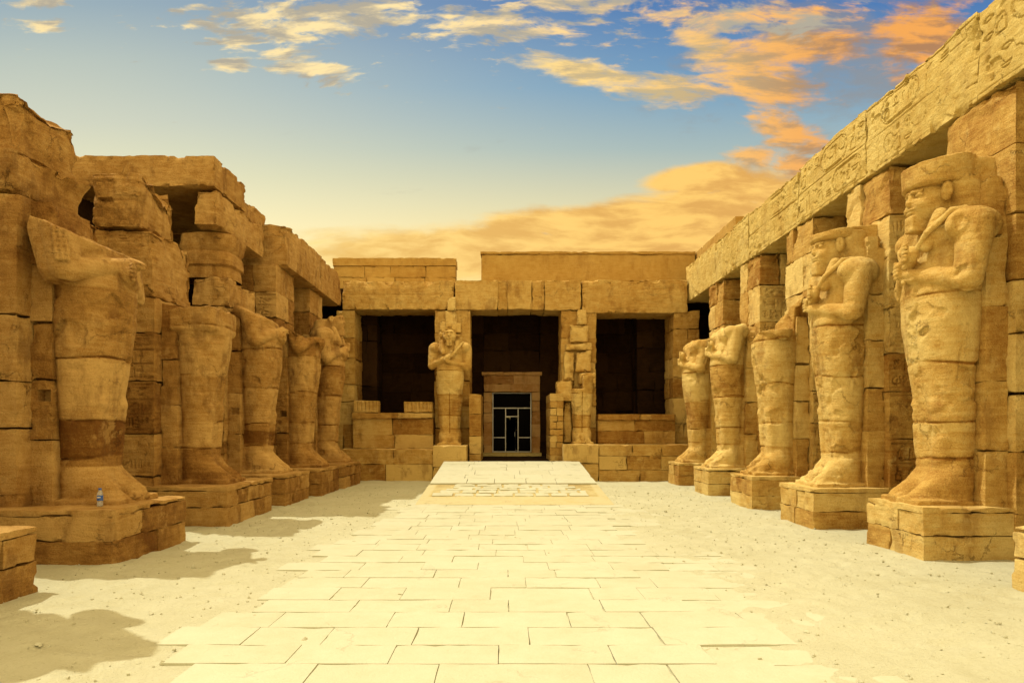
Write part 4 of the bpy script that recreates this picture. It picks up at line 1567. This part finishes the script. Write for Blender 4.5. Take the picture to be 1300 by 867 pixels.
# cross wall with the inner portal
root = empty('inner_portal', (.31, 27.0, FLOOR), 'brown stone portal framing the metal gate inside the hall', 'portal')
for nm, lo, hi, kw in (('jamb', (-.81, 27.0, .55), (-.482, 27.6, 3.13), dict(course=.45, length=.6)), ('jamb', (1.103, 27.0, .55), (1.42, 27.6, 3.13), dict(course=.45, length=.6)),
                       ('lintel', (-.81, 27.0, 3.134), (1.42, 27.6, 3.78), dict(course=.36, length=1.0)), ('cornice', (-.88, 26.92, 3.784), (1.49, 27.62, 3.92), dict(course=.3, length=3)),
                       ('step', (-.85, 26.5, .55), (1.45, 27.3, .74), dict(course=.2, length=3, tone=.7))):
    mb = MB()
    masonry(mb, lo, hi, r_, **kw)
    mb.build(nm, BEAM if nm == 'step' else PORTAL, root)
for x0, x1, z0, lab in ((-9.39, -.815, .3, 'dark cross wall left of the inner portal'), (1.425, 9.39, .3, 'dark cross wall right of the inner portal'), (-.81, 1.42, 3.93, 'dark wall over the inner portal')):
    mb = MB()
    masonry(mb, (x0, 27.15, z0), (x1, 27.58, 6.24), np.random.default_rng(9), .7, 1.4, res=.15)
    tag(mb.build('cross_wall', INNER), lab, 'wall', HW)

# metal gate
WHITE = plain_mat('white_painted_metal', (.80, .78, .70, 1), .45)
GLASS = plain_mat('dark_glass', (.004, .003, .002, 1), .6, spec=0.03)
ij1, f1 = lattice(1, 1, 1)


def bar(mb, x0, x1, z0, z1, y0=27.25, y1=27.31):
    b_ = 0.004
    h = np.array([(x1 - x0) / 2, (y1 - y0) / 2, (z1 - z0) / 2])
    n_ = 3
    ij, ff_ = lattice(n_, n_, n_)
    t = np.array([-1, -1, 1, 1.0])
    q = np.stack([np.array([-h[a], -h[a] + b_, h[a] - b_, h[a]])[ij[:, a]] for a in range(3)], 1)
    ext = (np.abs(q) >= h - 1e-6).sum(1)
    q[ext >= 2] *= (1 - b_ * .3 / h)
    mb.add(q + ((x0 + x1) / 2, (y0 + y1) / 2, (z0 + z1) / 2), ff_)


gate = empty('metal_gate', (.31, 27.28, .745), 'white metal framed glazed gate inside the brown stone portal', 'gate')
GB = .745
mb = MB()
for a in ((-.47, -.43, GB, 3.12), (1.05, 1.09, GB, 3.12), (-.43, 1.05, 3.08, 3.12), (-.43, 1.05, 2.48, 2.52), (-.43, 1.05, GB, GB + .035)):
    bar(mb, *a)
mb.build('frame', WHITE, gate)
for a in ((.04, .077, GB + .035, 2.48), (.54, .577, GB + .035, 2.48)):
    mb = MB()
    bar(mb, *a)
    mb.build('mullion', WHITE, gate)
for a in ((.077, .54, 2.15, 2.185), (-.43, .04, 1.31, 1.345), (.577, 1.05, 1.31, 1.345)):
    mb = MB()
    bar(mb, *a)
    mb.build('crossbar', WHITE, gate)
for a in ((-.43, 1.05, 2.52, 3.08), (-.43, .04, GB + .035, 1.31), (-.43, .04, 1.345, 2.48), (.577, 1.05, GB + .035, 1.31), (.577, 1.05, 1.345, 2.48), (.077, .54, 2.185, 2.48)):
    mb = MB()
    bar(mb, *a, y0=27.28, y1=27.29)
    mb.build('pane', GLASS, gate)
leaf = MB()
# open door leaf swung inwards
for a in ((.0, .04, 0, 1.36), (.42, .46, 0, 1.36), (.04, .42, 1.32, 1.36), (.04, .42, 0, .04)):
    bar(leaf, a[0], a[1], a[2], a[3], -.02, .02)
for q in range(len(leaf.v)):
    vv_ = leaf.v[q].copy()
    ang = math.radians(72)
    leaf.v[q] = np.stack([.535 - vv_[:, 0] * math.cos(ang) * .6, 27.34 + vv_[:, 0] * math.sin(ang), GB + .04 + vv_[:, 2]], 1).astype(np.float32)
lf = leaf.build('door_leaf', WHITE, gate)
mb = MB()
hx, hy = .535 - .40 * math.cos(math.radians(72)) * .6, 27.34 + .40 * math.sin(math.radians(72))
bar(mb, hx - .04, hx - .02, GB + .62, GB + .80, hy - .015, hy + .015)
hd_ = mb.build('handle', WHITE, None)
wm = hd_.location.copy()
hd_.parent = lf
hd_.location = wm - lf.location - gate.location

# ------------------------------------------------------------------ bottle on the pedestal
CLEAR = plain_mat('clear_plastic', (.80, .84, .84, 1), .12, trans=.75)
BLUE = plain_mat('blue_plastic', (.03, .10, .42, 1), .35)


def lathe(prof, n=28):
    prof = np.array(prof, float)
    th = np.linspace(0, 2 * math.pi, n, endpoint=False)
    v = np.stack([prof[None, :, 0] * np.cos(th)[:, None], prof[None, :, 0] * np.sin(th)[:, None], prof[None, :, 1] + 0 * th[:, None]], -1)
    i = np.arange(n * len(prof)).reshape(n, -1)
    i2 = np.concatenate([i, i[:1]], 0)
    return v.reshape(-1, 3), np.stack([i2[:-1, :-1], i2[1:, :-1], i2[1:, 1:], i2[:-1, 1:]], -1).reshape(-1, 4)


bx, by = -5.15, 8.70
bot = empty('water_bottle', (bx, by, BH + .004), 'small clear plastic water bottle with blue cap and blue label', 'bottle')
for nm, prof, mt in (('body', [(.001, .0), (.028, .0), (.032, .006), (.032, .05), (.030, .055), (.032, .06), (.032, .135), (.027, .155), (.016, .178), (.0135, .186), (.0135, .192), (.001, .192)], CLEAR),
                     ('label', [(.0326, .065), (.0332, .066), (.0332, .122), (.0326, .123)], BLUE),
                     ('cap', [(.0137, .184), (.0165, .184), (.0165, .203), (.015, .205), (.001, .205)], BLUE)):
    mb = MB()
    v, f = lathe(prof)
    mb.add(v * 1.12 + (bx, by, BH + .004), f)
    mb.build(nm, mt, bot, sharp=30)
mb = MB()
# pale band of lettering on the label
th = np.linspace(-2.4, -0.9, 9)
for z0, z1, a0, a1 in ((.098, .106, 0, 3), (.094, .110, 3, 5), (.098, .106, 5, 8)):
    t_ = th[a0:a1 + 1]
    a = np.stack([.0336 * np.cos(t_), .0336 * np.sin(t_), 0 * t_ + z0], 1)
    b = a.copy()
    b[:, 2] = z1
    n_ = len(t_)
    i_ = np.arange(n_ - 1)
    mb.add(np.concatenate([a, b]) * 1.12 + (bx, by, BH + .004), np.stack([i_, i_ + 1, i_ + 1 + n_, i_ + n_], 1))
mb.build('label_print', WHITE, bot)
